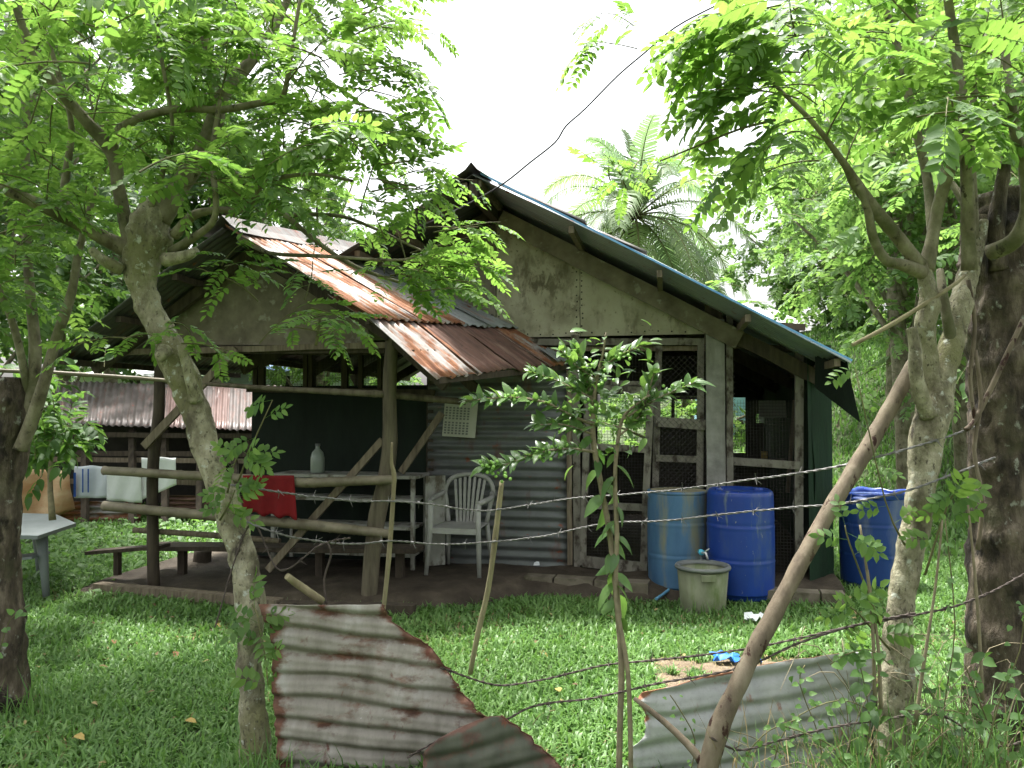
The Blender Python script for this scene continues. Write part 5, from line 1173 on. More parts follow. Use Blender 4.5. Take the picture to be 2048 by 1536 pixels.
barbed([(440, 965, 3.5), (520, 978, 3.55), (600, 990, 3.7), (700, 1001, 3.9), (790, 1003, 4.07), (860, 1008, 4.2), (950, 1021, 4.45), (1003, 1018, 4.57), (1070, 1008, 4.4), (1160, 995, 4.2), (1300, 985, 3.9), (1450, 967, 3.6), (1560, 952, 3.4), (1650, 938, 3.25), (1750, 915, 3.15), (1860, 885, 3.12), (1960, 850, 3.3)], 'topmost barbed wire strand passing above the drums', 1)
barbed([(470, 1035, 3.45), (540, 1062, 3.5), (620, 1080, 3.7), (700, 1088, 3.9), (785, 1082, 4.07), (880, 1089, 4.3), (990, 1083, 4.57), (1090, 1072, 4.4), (1200, 1048, 4.15), (1330, 1042, 3.85), (1450, 1028, 3.6), (1600, 1014, 3.35), (1700, 1005, 3.2), (1800, 985, 3.1), (1900, 950, 3.15), (1990, 915, 3.3)], 'second barbed wire strand crossing the chair and drums', 2)
barbed([(880, 1335, 3.4), (930, 1352, 3.5), (1000, 1370, 3.6), (1090, 1358, 3.6), (1200, 1332, 3.5), (1330, 1318, 3.4), (1450, 1304, 3.3), (1560, 1285, 3.2), (1680, 1258, 3.12), (1770, 1240, 3.1), (1850, 1226, 3.1), (1960, 1195, 3.2), (2080, 1130, 3.3)], 'dark barbed wire strand sagging over the lawn centre', 3, mat=m_wire_r)
barbed([(815, 1515, 3.2), (860, 1490, 3.25), (930, 1455, 3.3), (1010, 1440, 3.3), (1070, 1412, 3.3), (1190, 1395, 3.25), (1290, 1372, 3.2), (1400, 1352, 3.1), (1500, 1330, 3.05), (1600, 1285, 3.0), (1720, 1248, 3.05), (1830, 1226, 3.1)], 'lowest barbed wire strand along the top of the pale sheet', 4, mat=m_wire_r)
barbed([(1420, 1475, 2.95), (1480, 1500, 3.0), (1560, 1480, 3.0), (1640, 1460, 3.02), (1760, 1440, 3.05), (1880, 1430, 3.1), (1980, 1490, 3.2), (2060, 1480, 3.2)], 'barbed wire strand low among the weeds at right', 5, mat=m_wire_r)
barbed([(430, 1255, 3.35), (500, 1050, 3.5), (560, 1140, 3.5), (640, 1090, 3.6), (700, 1075, 3.8)], 'slack barbed wire loop hanging beside the leaning trunk', 6, mat=m_wire_r)
o = tubepx([(790, 468, 6.9, 2.4), (868, 441, 6.6, 2.6), (955, 398, 6.4, 2.8), (1010, 365, 6.2, 3), (1060, 325, 6, 3), (1110, 285, 5.8, 3), (1132, 252, 5.7, 3), (1170, 218, 5.6, 3), (1235, 152, 5.4, 3), (1290, 105, 5.2, 3), (1350, 55, 5, 3), (1430, 12, 4.8, 3), (1520, -30, 4.6, 3)], m_cable, 'power_cable', None, 6, 0, 5, 4)
set_props(o, 'dark kinked power cable rising across the white sky', 'cable')
o = tubepx([(660, 40, 4.5, 3), (720, 20, 4.4, 3), (790, -10, 4.3, 3)], m_cable, 'power_cable', None, 6, 0, 5, 4); set_props(o, 'short dark cable at the top edge beside the left crown', 'cable')

# ------------------------------------------------------------------ berry shrub in the middle
sb = thing('berry_shrub', 'slender shrub with large leaves and green berries before the barn', 'shrub', G(1240, 1530))
SD_ = 3.3
def stem(pts): return limb([(x, y, D, r) for x, y, D, r in pts], m_stem, sb, 'stem', .05, 8)
s1 = stem([(1238, 1560, 3.25, 8), (1240, 1450, 3.25, 7.5), (1243, 1330, 3.25, 8), (1236, 1220, 3.27, 8), (1228, 1140, 3.28, 8), (1218, 1060, 3.3, 7), (1200, 960, 3.3, 7), (1186, 870, 3.3, 7), (1190, 780, 3.3, 5), (1205, 710, 3.3, 3), (1212, 665, 3.3, 2)])
s2 = stem([(1262, 1560, 3.22, 6), (1260, 1440, 3.22, 6), (1254, 1330, 3.22, 6), (1232, 1200, 3.25, 6), (1234, 1080, 3.25, 6), (1230, 960, 3.25, 5.5), (1236, 880, 3.25, 5), (1250, 830, 3.25, 4), (1300, 790, 3.2, 3)])
sbr = [stem(p) for p in ([(1188, 850, 3.3, 4), (1140, 830, 3.25, 4), (1090, 805, 3.2, 3.5), (1020, 795, 3.15, 3), (930, 803, 3.1, 2)], [(1195, 905, 3.3, 4), (1140, 898, 3.25, 3.5), (1080, 905, 3.2, 3), (1010, 930, 3.15, 2.5), (965, 935, 3.12, 2)],
                         [(1200, 740, 3.3, 3), (1240, 710, 3.25, 3), (1290, 690, 3.2, 2)], [(1245, 840, 3.25, 3), (1310, 800, 3.2, 3), (1390, 765, 3.15, 2)], [(1188, 820, 3.3, 3), (1170, 750, 3.3, 2.5), (1150, 690, 3.3, 2)], [(1192, 800, 3.3, 3), (1110, 760, 3.28, 2.4), (1060, 745, 3.25, 2)], [(1240, 870, 3.25, 3), (1280, 830, 3.22, 2.4), (1310, 740, 3.2, 2)], [(1190, 870, 3.3, 3), (1130, 850, 3.22, 2.4), (1075, 850, 3.18, 2)], [(1195, 760, 3.3, 2.4), (1150, 730, 3.25, 2), (1120, 700, 3.2, 2)])]
LT = []
for k in range(5):
    v, t = leaf_hi(.105, .047, .3 + .12 * (k % 3), .3); LT.append((v, t, np.full(len(v), .25 + .12 * k)))
fs = Foliage(51)
def sleaf(p, d, sc): fs.pos.append(tuple(p)); fs.d.append(tuple(d)); fs.up.append(tuple(Vector((0, -.35, 1)) + Vector(fs.r.normal(0, .3, 3)))); fs.sc.append(sc)
for pts, t_lo, n, sc in ((s1, .34, 26, 1.1), (s2, .34, 20, 1.05)):
    for i in range(n):
        t = (t_lo + (1 - t_lo) * i / n) * (len(pts) - 1); k = min(int(t), len(pts) - 2); p = pts[k].lerp(pts[k + 1], t - k); a = i * 2.4 + sc
        low = t / (len(pts) - 1) < .72
        sleaf(p, Vector((math.cos(a), math.sin(a) * .7, -.6 if low else .2)), (sc if low else .6) * fs.r.uniform(.75, 1.15))
for pts in sbr:
    ln = sum((b - a).length for a, b in zip(pts, pts[1:])); n = int(ln * 120)
    for i in range(n):
        t = (.15 + .85 * i / n) * (len(pts) - 1); k = min(int(t), len(pts) - 2); p = pts[k].lerp(pts[k + 1], t - k); d = (pts[k + 1] - pts[k]).normalized(); a = i * 2.4
        sleaf(p, d * .7 + Vector((math.cos(a) * .5, math.sin(a) * .7, .35 + .5 * math.sin(a))), fs.r.uniform(.4, .8))
for i in range(130):
    p = P(1205 + fs.r.normal(0, 48), 795 + fs.r.normal(0, 55), 3.3 + fs.r.normal(0, .06)); sleaf(p, Vector(fs.r.normal(0, 1, 3)) + Vector((0, 0, .3)), fs.r.uniform(.45, .75))
fs.finish(sb, m_shrubleaf, 300, LT)
# berries: clusters
mb0 = MB(); mb0.lathe((0, 0, 0), [(0, -.0075), (.0053, -.0053), (.0075, 0), (.0053, .0053), (0, .0075)], 8)
meb = bpy.data.meshes.new('berry'); meb.from_pydata([tuple(v) for v in mb0.v], [], mb0.f); meb.polygons.foreach_set('use_smooth', [True] * len(mb0.f)); meb.materials.append(m_berry); meb.update()
bo = world_of(sb)
for (x, y, n, D) in ((985, 935, 12, 3.12), (1012, 945, 8, 3.12), (1090, 908, 10, 3.2), (1120, 890, 6, 3.22), (1010, 800, 10, 3.14), (1040, 790, 8, 3.16), (1185, 815, 9, 3.22), (1125, 850, 6, 3.22), (1260, 710, 6, 3.22), (1340, 780, 5, 3.18), (1210, 760, 7, 3.22)):
    for i in range(n):
        link('berry', meb, sb, P(x + RNG.normal(0, 13), y + RNG.normal(0, 9), D + RNG.normal(0, .03)) - bo)

# ------------------------------------------------------------------ COCONUT PALMS
def palm(x, y, D, label, n, Lf, seed, tr=.16):
    c = P(x, y, D); gz = ground_h(c.x, c.y); t = thing('coconut_palm', label, 'palm tree', (c.x, c.y, gz), 'coconut palms behind the barn'); rnd = random.Random(seed)
    pts = [Vector((c.x + .5 * (1 - k / 6) ** 2, c.y, gz - .1 + (c.z - gz) * k / 6)) for k in range(7)]
    MB().tube(pts, [tr * 1.5] + [tr] * 5 + [tr * .8], 12, .06, 4, sub=4).build('trunk', m_bark_dark, t)
    for k in range(8):
        a = k * .8; MB().lathe(c + Vector((math.cos(a) * .3, math.sin(a) * .3, -.25 - .1 * (k % 3))), [(0, -.12), (.09, -.08), (.12, 0), (.09, .09), (0, .13)], 10).build('coconut', m_bark_dark, t)
    for k in range(n):
        az = k * 2.399 + rnd.uniform(-.3, .3); el = math.radians(86 - 122 * (k / n) + rnd.uniform(-8, 8)); L = Lf * rnd.uniform(.85, 1.1) * (.75 + .25 * math.cos(el))
        d = Vector((math.cos(az) * math.cos(el), math.sin(az) * math.cos(el), math.sin(el))); p = c + Vector((0, 0, .1)); P_ = [p.copy()]; m = 14; gd = rnd.uniform(.02, .075)
        for i in range(m):
            d = (d + Vector((0, 0, -(gd + .014 * i)))).normalized(); p = p + d * (L / m); P_.append(p.copy())
        V, T, ti, N = [], [], [], 0; tv = min(1, max(0, rnd.gauss(.25 + .6 * (k / n) ** 3, .16)))
        per = 44
        for i in range(per):
            tt_ = .14 + .86 * i / per; q = tt_ * m; a = min(int(q), m - 1); pp = P_[a].lerp(P_[a + 1], q - a); dd = (P_[a + 1] - P_[a]).normalized(); sd = dd.cross(Vector((0, 0, 1)))
            if sd.length < .15: sd = Vector((-math.sin(az), math.cos(az), 0))
            sd.normalize(); up = sd.cross(dd); ll = (.78 * math.sin(math.pi * min(.93, .12 + .80 * tt_)) + .1) * Lf / 4 * rnd.uniform(.9, 1.1)
            for s_ in (-1, 1):
                ld = (sd * s_ * .95 + dd * .55 + up * .25).normalized(); w = up.cross(ld).normalized() * .026 * Lf / 4
                a0 = pp; gz_ = rnd.uniform(.5, 1.1); a1 = pp + ld * ll * .48 + Vector((0, 0, -.16 * ll * gz_)); a2 = pp + ld * ll * .72 + Vector((0, 0, -.62 * ll * gz_))
                V += [a0 - w, a0 + w, a1 + w, a1 - w, a2]; T += [(N, N + 1, N + 2), (N, N + 2, N + 3), (N + 3, N + 2, N + 4)]; ti += [min(1, max(0, tv + rnd.gauss(0, .06)))] * 5; N += 5
        base = Vector((c.x, c.y, gz)); fr = link('frond', mesh_np('frond', [tuple(v - base) for v in V], T, m_palm, ti), t)
        MB().tube(P_, [.03 * (1 - .8 * i / m) * Lf / 4 for i in range(m + 1)], 5).build('midrib', m_twig, fr)
palm(1272, 440, 24, 'tall coconut palm crown rising right of the barn ridge', 33, 4.4, 3)
palm(1345, 560, 27, 'lower coconut palm behind the right slope of the barn roof', 18, 3.3, 5)
palm(505, 420, 21, 'coconut palm half hidden behind the left tree crown', 16, 3.0, 8)

# ------------------------------------------------------------------ BACKGROUND TREES
BGK = .62
def bgtree(x, ybase_D, h, spread, label, seed, n, mat, cx_shift=0, low=.25, sc=1.6, nl=6, trunk_r=.13, tpl=TPL_FAR):
    X = P(x, 800, ybase_D).x; gz = ground_h(X, ybase_D); t = thing('broad_tree', label, 'tree', (X, ybase_D, gz), 'trees behind the barnyard'); rnd = np.random.default_rng(seed)
    base = Vector((X, ybase_D, gz)); top = base + Vector((cx_shift, 0, h * .8)); f = Foliage(seed)
    trunk = [base + Vector((0, 0, -.1)), base.lerp(top, .35) + Vector((rnd.normal(0, .1), 0, 0)), base.lerp(top, .7) + Vector((rnd.normal(0, .15), 0, 0)), top]
    MB().tube(trunk, [trunk_r * 1.2, trunk_r, trunk_r * .7, trunk_r * .25], 10, .12, 4, sub=5).build('trunk', m_branch, t)
    nb = 9
    cl = []
    for k in range(nb):
        a = k * 2.4 + seed; z = low + (1 - low) * (k + .5) / nb; st_ = base.lerp(top, max(.15, z - .2)); rr = spread * (1 - .45 * abs(z - .55) * 1.6) * rnd.uniform(.7, 1.1)
        en = base + Vector((cx_shift * z + math.cos(a) * rr, math.sin(a) * rr, h * (z + .08))); cl.append((st_, en))
        MB().tube([st_, st_.lerp(en, .5) + Vector((0, 0, .2)), en], [trunk_r * .4, trunk_r * .25, .012], 6, .1, 5, sub=3).build('branch', m_branch, t)
    for i in range(int(n * BGK)):
        st_, en = cl[rnd.integers(nb)]; q = st_.lerp(en, rnd.uniform(.35, 1.05)); q = q + Vector(rnd.normal(0, spread * .24, 3))
        v = Vector(rnd.normal(0, 1, 3)); v.z = v.z * .4; f.twig(q, v, rnd.uniform(.4, .9), nl, .7, sc * rnd.uniform(.8, 1.2), .006)
    f.finish(t, mat, 0, tpl); return t
# right side, bright
bgtree(1815, 10.5, 5.6, 1.5, 'bright feathery tree right behind the barn eave', 61, 330, m_leaf_bg, sc=1.15, low=.5)
bgtree(1930, 11, 8.0, 2.2, 'tall airy tree filling the upper right background', 62, 264, m_leaf_bg, sc=1.4, low=.5)
bgtree(1790, 13.5, 8.4, 1.9, 'tall tree on the hill behind the diagonal pole', 63, 380, m_leaf_bg, sc=1.5, low=.35)
bgtree(2080, 7.6, 6.2, 2.0, 'leafy tree behind the dark right trunk', 64, 192, m_leaf_bg, sc=1.2, low=.5)
bgtree(1980, 14, 9, 2.8, 'tall tree far behind the right edge trunk', 65, 176, m_leaf_bg, sc=1.9, low=.5)
bgtree(1980, 16, 6.5, 2.6, 'broad bright tree on the slope behind the dark trunk', 69, 330, m_leaf_bg, sc=1.7, low=.2)
bgtree(1700, 19.5, 5.0, 2.2, 'bushy tree crowning the slope above the right end of the barn', 80, 300, m_leaf_bg, sc=1.8, low=.0)
bgtree(1860, 20.5, 6.0, 2.6, 'bushy tree crowning the slope behind the forked tree', 81, 300, m_leaf_bg, sc=1.8, low=.0)
bgtree(1590, 21, 5.4, 1.5, 'distant small tree above the blue house roof', 67, 90, m_leaf_bg, sc=2)
bgtree(1360, 16, 3.2, 2.2, 'green tree seen through the barn windows', 68, 160, m_leaf_bg, low=.1, sc=1.6)
# left side, deep green
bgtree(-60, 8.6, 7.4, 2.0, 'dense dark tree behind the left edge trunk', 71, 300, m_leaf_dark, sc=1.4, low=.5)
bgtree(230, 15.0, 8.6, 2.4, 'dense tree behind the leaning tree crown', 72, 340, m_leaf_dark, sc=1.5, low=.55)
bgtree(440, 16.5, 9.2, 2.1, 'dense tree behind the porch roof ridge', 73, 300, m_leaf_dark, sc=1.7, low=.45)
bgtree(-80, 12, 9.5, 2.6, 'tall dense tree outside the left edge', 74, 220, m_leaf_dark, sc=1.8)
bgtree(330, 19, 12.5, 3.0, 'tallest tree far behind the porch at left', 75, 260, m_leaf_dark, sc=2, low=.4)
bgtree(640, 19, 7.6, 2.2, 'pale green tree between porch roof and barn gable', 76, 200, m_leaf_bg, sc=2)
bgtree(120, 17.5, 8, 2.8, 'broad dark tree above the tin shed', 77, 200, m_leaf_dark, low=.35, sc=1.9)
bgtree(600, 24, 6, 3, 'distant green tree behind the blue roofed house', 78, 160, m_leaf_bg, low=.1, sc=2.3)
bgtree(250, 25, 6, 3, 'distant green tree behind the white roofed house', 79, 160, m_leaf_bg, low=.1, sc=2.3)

# ------------------------------------------------------------------ GRASS
def blades(name, pts, L, W, mat, tint, lean=.55, loc=(0, 0, 0), seg2=True, parent=None):
    n = len(pts); az = RNG.uniform(0, 2 * math.pi, n); d = np.stack([np.cos(az), np.sin(az), np.zeros(n)], 1); s = np.stack([-np.sin(az), np.cos(az), np.zeros(n)], 1)
    le = np.clip(RNG.normal(lean, .25, n), .05, 1.4)[:, None]; L = L[:, None]; W = W[:, None]; up = np.array([[0, 0, 1.0]])
    b = pts; m = b + (up * np.cos(le * .6) + d * np.sin(le * .6)) * L * .5; t = m + (up * np.cos(le * 1.7) + d * np.sin(le * 1.7)) * L * .5
    off = np.array(world_of(parent)) if parent is not None else np.array(loc)
    V = np.stack([b - s * W * .35, b + s * W * .35, m + s * W * .5, m - s * W * .5, t], 1).reshape(-1, 3) - off
    i = (np.arange(n) * 5)[:, None]; T = np.concatenate([i + [0, 1, 2], i + [0, 2, 3], i + [3, 2, 4]], 1).reshape(-1, 3)
    me = mesh_np(name, V, T, mat, np.repeat(np.clip(tint, 0, 1), 5)); o = link(name, me, parent, None if parent is not None else loc); o['kind'] = 'stuff'; return o
def lawn(x0, x1, y0, y1, dens, L, W, name, label, keep, mat=m_grass, tm=.5, ts=.2, lean=.75, clump=True):
    n = int((x1 - x0) * (y1 - y0) * dens); x = RNG.uniform(x0, x1, n); y = RNG.uniform(y0, y1, n)
    inview = np.abs(x) < y * .74 + .5; x, y = x[inview], y[inview]
    ok = np.array([keep(a, b) for a, b in zip(x, y)], dtype=bool); x, y = x[ok], y[ok]; n = len(x)
    z = np.array([ground_h(a, b) for a, b in zip(x, y)])
    cl = np.array([mnoise.noise(Vector((a * 1.3, b * 1.3, 11))) for a, b in zip(x, y)])
    tint = RNG.normal(tm, ts, n) + cl * .2
    o = blades(name, np.stack([x, y, z], 1), RNG.uniform(L * .6, L * 1.25, n) * (1 + cl * .35), RNG.uniform(W * .6, W * 1.2, n), mat, tint, lean)
    return set_props(o, label, 'grass', kind='stuff')
keepL = lambda a, b: not on_pad(a, b) and not on_bare(a, b) and (mnoise.noise(Vector((a * 1.6, b * 1.6, 31))) < .38 or random.random() < .35)
lawn(-5.5, 5.5, 2.2, 5.2, 3600, .085, .014, 'lawn_grass', 'short broad bladed lawn grass in the foreground yard', keepL)
lawn(-6, 6, 5.2, 8.2, 2200, .085, .016, 'lawn_grass', 'lawn grass around the porch and drums further back', keepL)
lawn(2.2, 10, 8.2, 19, 330, .14, .034, 'hill_grass', 'bright grass covering the slope right of the barn', keepL, lean=.5)
lawn(-9, -1.5, 8.2, 13, 380, .11, .030, 'yard_grass', 'grass of the yard between porch and tin shed', keepL)
lawn(.75, 2.2, 4.1, 5.1, 700, .09, .004, 'dry_straw', 'dry straw litter on the bare soil patch', lambda a, b: on_bare(a, b), m_drygrass, lean=1.3)
lawn(-4, 4, 3.0, 7.2, 650, .07, .010, 'dry_grass_blades', 'scattered dry straw coloured blades among the lawn grass', lambda a, b: keepL(a, b) and mnoise.noise(Vector((a * 1.1, b * 1.1, 21))) + .5 * mnoise.noise(Vector((a * 4, b * 4, 22))) > .22, m_drygrass, lean=1.1)
# low leafy ground cover between porch and table
n = 1500; x = RNG.uniform(-6.5, -2.2, n); y = RNG.uniform(6.6, 10.4, n); k = np.array([not on_pad(a, b) for a, b in zip(x, y)]); x, y = x[k], y[k]; n = len(x)
z = np.array([ground_h(a, b) for a, b in zip(x, y)]) + RNG.uniform(.03, .16, n); az = RNG.uniform(0, 6.28, n)
RND = []
for q in range(3):
    v, t = leaf_hi(.085, .06, .3, .25, .25); RND.append((v, t, np.full(len(v), .35 + .2 * q)))
o = scatter('ground_cover', RND, RNG.integers(0, 3, n), np.stack([x, y, z], 1), frames(np.stack([np.cos(az), np.sin(az), RNG.normal(.1, .25, n)], 1), np.stack([RNG.normal(0, .25, n), RNG.normal(-.15, .25, n), np.ones(n)], 1)), RNG.uniform(.6, 1.2, n), m_weed, None, RNG.normal(0, .15, n), loc=(0, 0, 0))
set_props(o, 'low broad leaved weeds covering the yard left of the porch', 'weeds', kind='stuff')
# weeds and tall grass at the right tree foot, over the pale sheet, by the leaning trunk
def tuft(x, y, D, n, L, label, seed, spread=.12, mat=m_grass, W=.008):
    c = P(x, y, D); c.z = ground_h(c.x, c.y); t = thing('grass_tuft', label, 'grass tuft', c)
    pts = np.array(c) + np.stack([RNG.normal(0, spread, n), RNG.normal(0, spread * .6, n), np.zeros(n)], 1)
    o = blades('blades', pts, RNG.uniform(L * .5, L * 1.2, n), np.full(n, W), mat, RNG.normal(.45, .2, n), .5, parent=t)
tuft(1900, 1480, 3.15, 130, .55, 'long arching grass between the forked and dark trunks', 1, .2)
tuft(1960, 1530, 3.0, 90, .45, 'grass tuft at the foot of the dark trunk', 2, .16)
tuft(1780, 1530, 3.0, 90, .40, 'grass tuft at the foot of the forked tree', 3, .14)
tuft(1650, 1540, 3.0, 60, .38, 'thin grass tuft before the pale sheet', 4, .16, W=.005)
tuft(530, 1500, 3.35, 90, .22, 'grass tuft at the foot of the leaning trunk', 5, .12)
tuft(50, 1400, 4.1, 110, .25, 'grass tuft at the foot of the left edge trunk', 6, .2)
tuft(1410, 1215, 6.05, 60, .15, 'grass tuft growing before the grey bucket', 7, .12)
tuft(1880, 1230, 3.7, 120, .4, 'pale grass clump behind the forked tree', 8, .3)
for k, (x, y, D, n, L, lab) in enumerate(((1830, 1540, 2.95, 120, .5, 'green grass tuft before the forked trunk base'), (1930, 1420, 3.2, 110, .5, 'arching grass clump left of the dark trunk'), (1850, 1330, 3.45, 90, .4, 'fine grass behind the forked trunk base'), (2030, 1500, 2.9, 100, .5, 'grass tuft in the lower right corner'), (1725, 1530, 3.1, 70, .35, 'grass tuft at the right end of the pale sheet'), (560, 1535, 3.25, 60, .25, 'grass tuft before the left end of the rusty sheet'), (420, 1530, 3.2, 70, .2, 'grass tuft at the lower edge left of the leaning trunk'))): tuft(x, y, D, n, L, lab, 20 + k, .2, W=.007)
for k, (x, y, D, n, lab) in enumerate(((1900, 1500, 3.05, 90, 'dry straw coloured grass between the right trunks'), (1760, 1520, 3.0, 60, 'dry straw coloured grass before the forked trunk'), (1560, 1540, 3.0, 40, 'dry straw stalks before the pale sheet'))): tuft(x, y, D, n, .5, lab, 30 + k, .2, m_drygrass, W=.004)
def vineplant(pts, D, nleaf, label, seed, ls=.55, mat=m_weed):
    Q = [P(x, y, D) for x, y in pts]; b = Vector(Q[0]); b.z = ground_h(b.x, b.y); t = thing('weed_vine', label, 'weed', b); f = Foliage(seed)
    MB().tube(Q, .0025, 5, sub=3).build('stem', m_twig, t)
    for i in range(nleaf):
        tt_ = i / nleaf * (len(Q) - 1); k = min(int(tt_), len(Q) - 2); p = Q[k].lerp(Q[k + 1], tt_ - k) + Vector(f.r.normal(0, .02, 3))
        a = i * 2.4; f.pos.append(tuple(p)); f.d.append((math.cos(a), -.5, math.sin(a) * .6)); f.up.append((f.r.normal(0, .3), -.8, .8)); f.sc.append(ls * f.r.uniform(.6, 1.2))
    f.finish(t, mat, 40, RND)
vineplant([(1545, 1545), (1560, 1480), (1600, 1430), (1680, 1400), (1740, 1420)], 3.08, 33, 'creeping weed with round leaves over the pale sheet', 81, 0.40)
vineplant([(1640, 1550), (1640, 1480), (1600, 1370), (1610, 1330)], 3.05, 24, 'upright weed rising before the middle of the pale sheet', 82, 0.32)
vineplant([(1480, 1550), (1500, 1500), (1540, 1460), (1590, 1440)], 3.02, 22, 'low weed beside the foot of the diagonal pole', 83, 0.32)
vineplant([(1720, 1550), (1740, 1450), (1720, 1330), (1700, 1290)], 3.02, 28, 'bright weed climbing before the forked trunk', 84, 0.50)
vineplant([(1380, 1550), (1390, 1480), (1360, 1420), (1340, 1390)], 3.1, 15, 'thin weed left of the diagonal pole', 85, 0.25)
vineplant([(1960, 1550), (2000, 1400), (2040, 1300), (2050, 1200)], 2.9, 24, 'trailing weed over the dark trunk base', 86, 0.36)
vineplant([(1880, 1560), (1890, 1400), (1910, 1250), (1890, 1040)], 3.0, 28, 'tall leafy weed right of the forked trunk', 87, 0.40)
vineplant([(0, 1300), (20, 1240), (60, 1210)], 3.9, 11, 'leafy weed before the left edge trunk', 88, 0.58)
vineplant([(1060, 1460), (1080, 1430), (1110, 1420)], 3.6, 26, 'low leafy weed on the lawn behind the folded tin', 89, 0.36)
vineplant([(1820, 1560), (1830, 1480), (1880, 1420), (1960, 1440)], 2.95, 24, 'spreading weed between the two right trunks', 90, .45)
vineplant([(1690, 1560), (1670, 1500), (1620, 1470), (1560, 1450)], 2.98, 26, 'weed with small leaves before the right half of the pale sheet', 91, .4)
vineplant([(1780, 1330), (1740, 1300), (1690, 1310), (1660, 1330)], 3.0, 14, 'pale green weed spray left of the forked trunk', 92, .6)
vineplant([(2030, 1560), (1990, 1480), (1950, 1380), (1930, 1330)], 2.95, 20, 'weed climbing the left side of the dark trunk', 93, .5)
n = 420; px_ = RNG.uniform(1690, 2070, n); py_ = RNG.uniform(1300, 1560, n); dd_ = RNG.uniform(2.95, 3.75, n)
pos_ = np.array([tuple(P(a, b, c)) for a, b, c in zip(px_, py_, dd_)]); kk_ = (pos_[:, 2] > .03) & (pos_[:, 2] < .62 * RNG.random(n) + .12); pos_ = pos_[kk_]; n = len(pos_); az = RNG.uniform(0, 6.28, n)
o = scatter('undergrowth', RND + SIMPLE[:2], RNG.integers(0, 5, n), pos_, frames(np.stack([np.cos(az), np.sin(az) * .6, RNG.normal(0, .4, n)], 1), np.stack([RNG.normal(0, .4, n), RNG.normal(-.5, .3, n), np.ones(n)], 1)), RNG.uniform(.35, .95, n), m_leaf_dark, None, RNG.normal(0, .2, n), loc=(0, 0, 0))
set_props(o, 'dark tangled undergrowth between and before the right trunks', 'undergrowth', kind='stuff')
mb = MB(); rs = random.Random(77)
for k in range(70):
    x = rs.uniform(1500, 2060) if k < 18 else rs.uniform(1700, 2060); D_ = rs.uniform(2.95, 3.6); b_ = P(x, 1500, D_); b_.z = ground_h(b_.x, b_.y); h_ = rs.uniform(.25, .75); dx = rs.uniform(-.35, .35)
    mb.tube([b_, b_ + Vector((dx * .3, rs.uniform(-.05, .05), h_ * .5)), b_ + Vector((dx * .8, rs.uniform(-.08, .08), h_ * .85)), b_ + Vector((dx * 1.4, rs.uniform(-.1, .1), h_ * rs.uniform(.6, 1.0)))], [.003, .0025, .002, .001], 4, sub=3, cap=False)
o = mb.build('dry_stems', m_stem); set_props(o, 'thin dry stems tangled among the weeds at lower right', 'dry stems', kind='stuff')
o = tubepx([(1268, 1396, 3.12, 4), (1330, 1445, 3.08, 6), (1390, 1505, 3.02, 8), (1420, 1560, 3.0, 9)], m_pole, 'dry_branch'); set_props(o, 'short dry branch slanting down to the foot of the diagonal pole', 'branch')
# litter and fallen leaves
def scrap(x, y, s, mat, label, name, cat, seed):
    rnd = random.Random(seed); c = G(x, y, .03); rows = [[c + Vector(((j / 5 - .5) * s * rnd.uniform(.8, 1.2), (i / 4 - .5) * s * .7, .02 + rnd.uniform(0, .05))) for j in range(6)] for i in range(5)]
    mb = MB(); mb.grid(rows, False); set_props(mb.build(name, mat, thick=.002), label, cat)
scrap(1452, 1326, .16, m_bluepl, 'torn bright blue plastic scrap on bare soil', 'plastic_scrap', 'litter', 1)
scrap(1505, 1330, .10, m_bluepl, 'smaller blue plastic scrap behind the diagonal pole', 'plastic_scrap', 'litter', 2)
scrap(1512, 1246, .14, m_bag, 'crumpled white plastic bag on the lawn beside the pole', 'plastic_bag', 'litter', 3)
v, t = leaf_shape(.075, .04, .2, .4)
mes = [mesh_np('fallen_leaf', v, t, m_, np.full(len(v), .5)) for m_ in (m_fallen, m_fallen_y)]
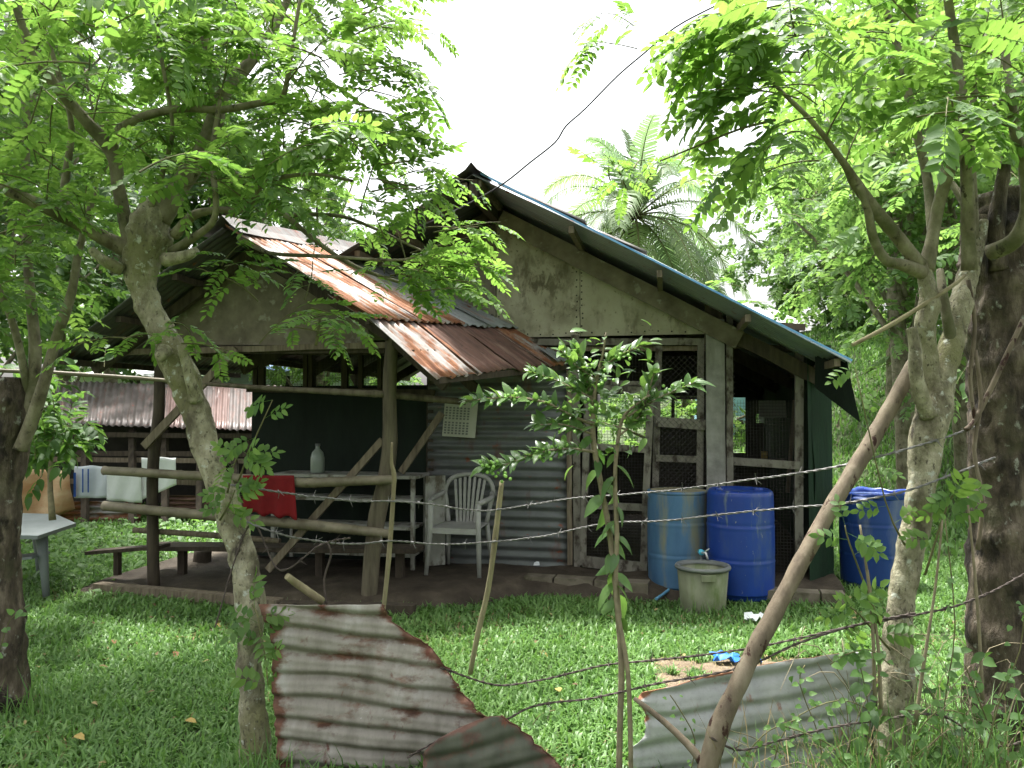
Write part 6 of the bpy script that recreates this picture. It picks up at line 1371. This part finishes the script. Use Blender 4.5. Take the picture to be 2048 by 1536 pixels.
for (x, y, k, lab) in ((225, 1280, 0, 'brown leaf on the lawn nearest the left edge trunk'), (350, 1302, 0, 'brown leaf on the lawn midway to the leaning trunk'), (215, 1318, 1, 'yellow leaf below the brown leaf by the left trunk'), (370, 1440, 1, 'yellow leaf low on the lawn left of the leaning trunk'), (150, 1470, 1, 'yellow leaf nearest the lower left corner'), (1078, 1302, 1, 'yellow leaf on the lawn between peeled stick and shrub'), (1120, 1384, 1, 'yellow leaf just left of the shrub stems'), (430, 1246, 1, 'yellow leaf just left of the leaning trunk foot')):
    q = G(x, y, .05); o = link('fallen_leaf', mes[k], None, q); o.rotation_euler = (RNG.uniform(-.3, .3), RNG.uniform(-.3, .3), RNG.uniform(0, 6))
    set_props(o, lab, 'leaf', 'fallen leaves on the lawn')
n = 230; x = RNG.uniform(-4, 3.4, n); y = RNG.uniform(3.0, 6.6, n); k = np.array([keepL(a, b) for a, b in zip(x, y)]); x, y = x[k], y[k]; n = len(x)
z = np.array([ground_h(a, b) for a, b in zip(x, y)]) + RNG.uniform(.02, .065, n); az = RNG.uniform(0, 6.28, n)
v_, t_ = leaf_hi(.05, .026, .4, .4); LIT = [(v_, t_, np.full(len(v_), .2)), (v_, t_, np.full(len(v_), .9))]
o = scatter('leaf_litter', LIT, RNG.integers(0, 2, n), np.stack([x, y, z], 1), frames(np.stack([np.cos(az), np.sin(az), RNG.normal(0, .3, n)], 1), np.stack([RNG.normal(0, .4, n), RNG.normal(0, .4, n), np.ones(n)], 1)), RNG.uniform(.5, 1.1, n), m_litter, None, RNG.normal(0, .2, n), loc=(0, 0, 0))
set_props(o, 'small dry leaf litter strewn through the lawn grass', 'leaf litter', kind='stuff')
# stones at the pad edge
for (x, y, r_, lab) in ((835, 1168, .06, 'middle stone on the soil edge left of the peeled stick'), (872, 1160, .085, 'largest stone on the soil edge left of the peeled stick'), (905, 1166, .045, 'smallest stone on the soil edge beside the peeled stick'), (800, 1178, .07, 'stone on the soil edge right of the knobbly stick')):
    c = G(x, y, .06); mb = MB(); mb.lathe(c, [(0, -r_ * .6), (r_ * .7, -r_ * .3), (r_, 0), (r_ * .6, r_ * .45), (0, r_ * .55)], 9, wob=.8); set_props(mb.build('stone', m_stone), lab, 'stone', 'stones at the soil edge')
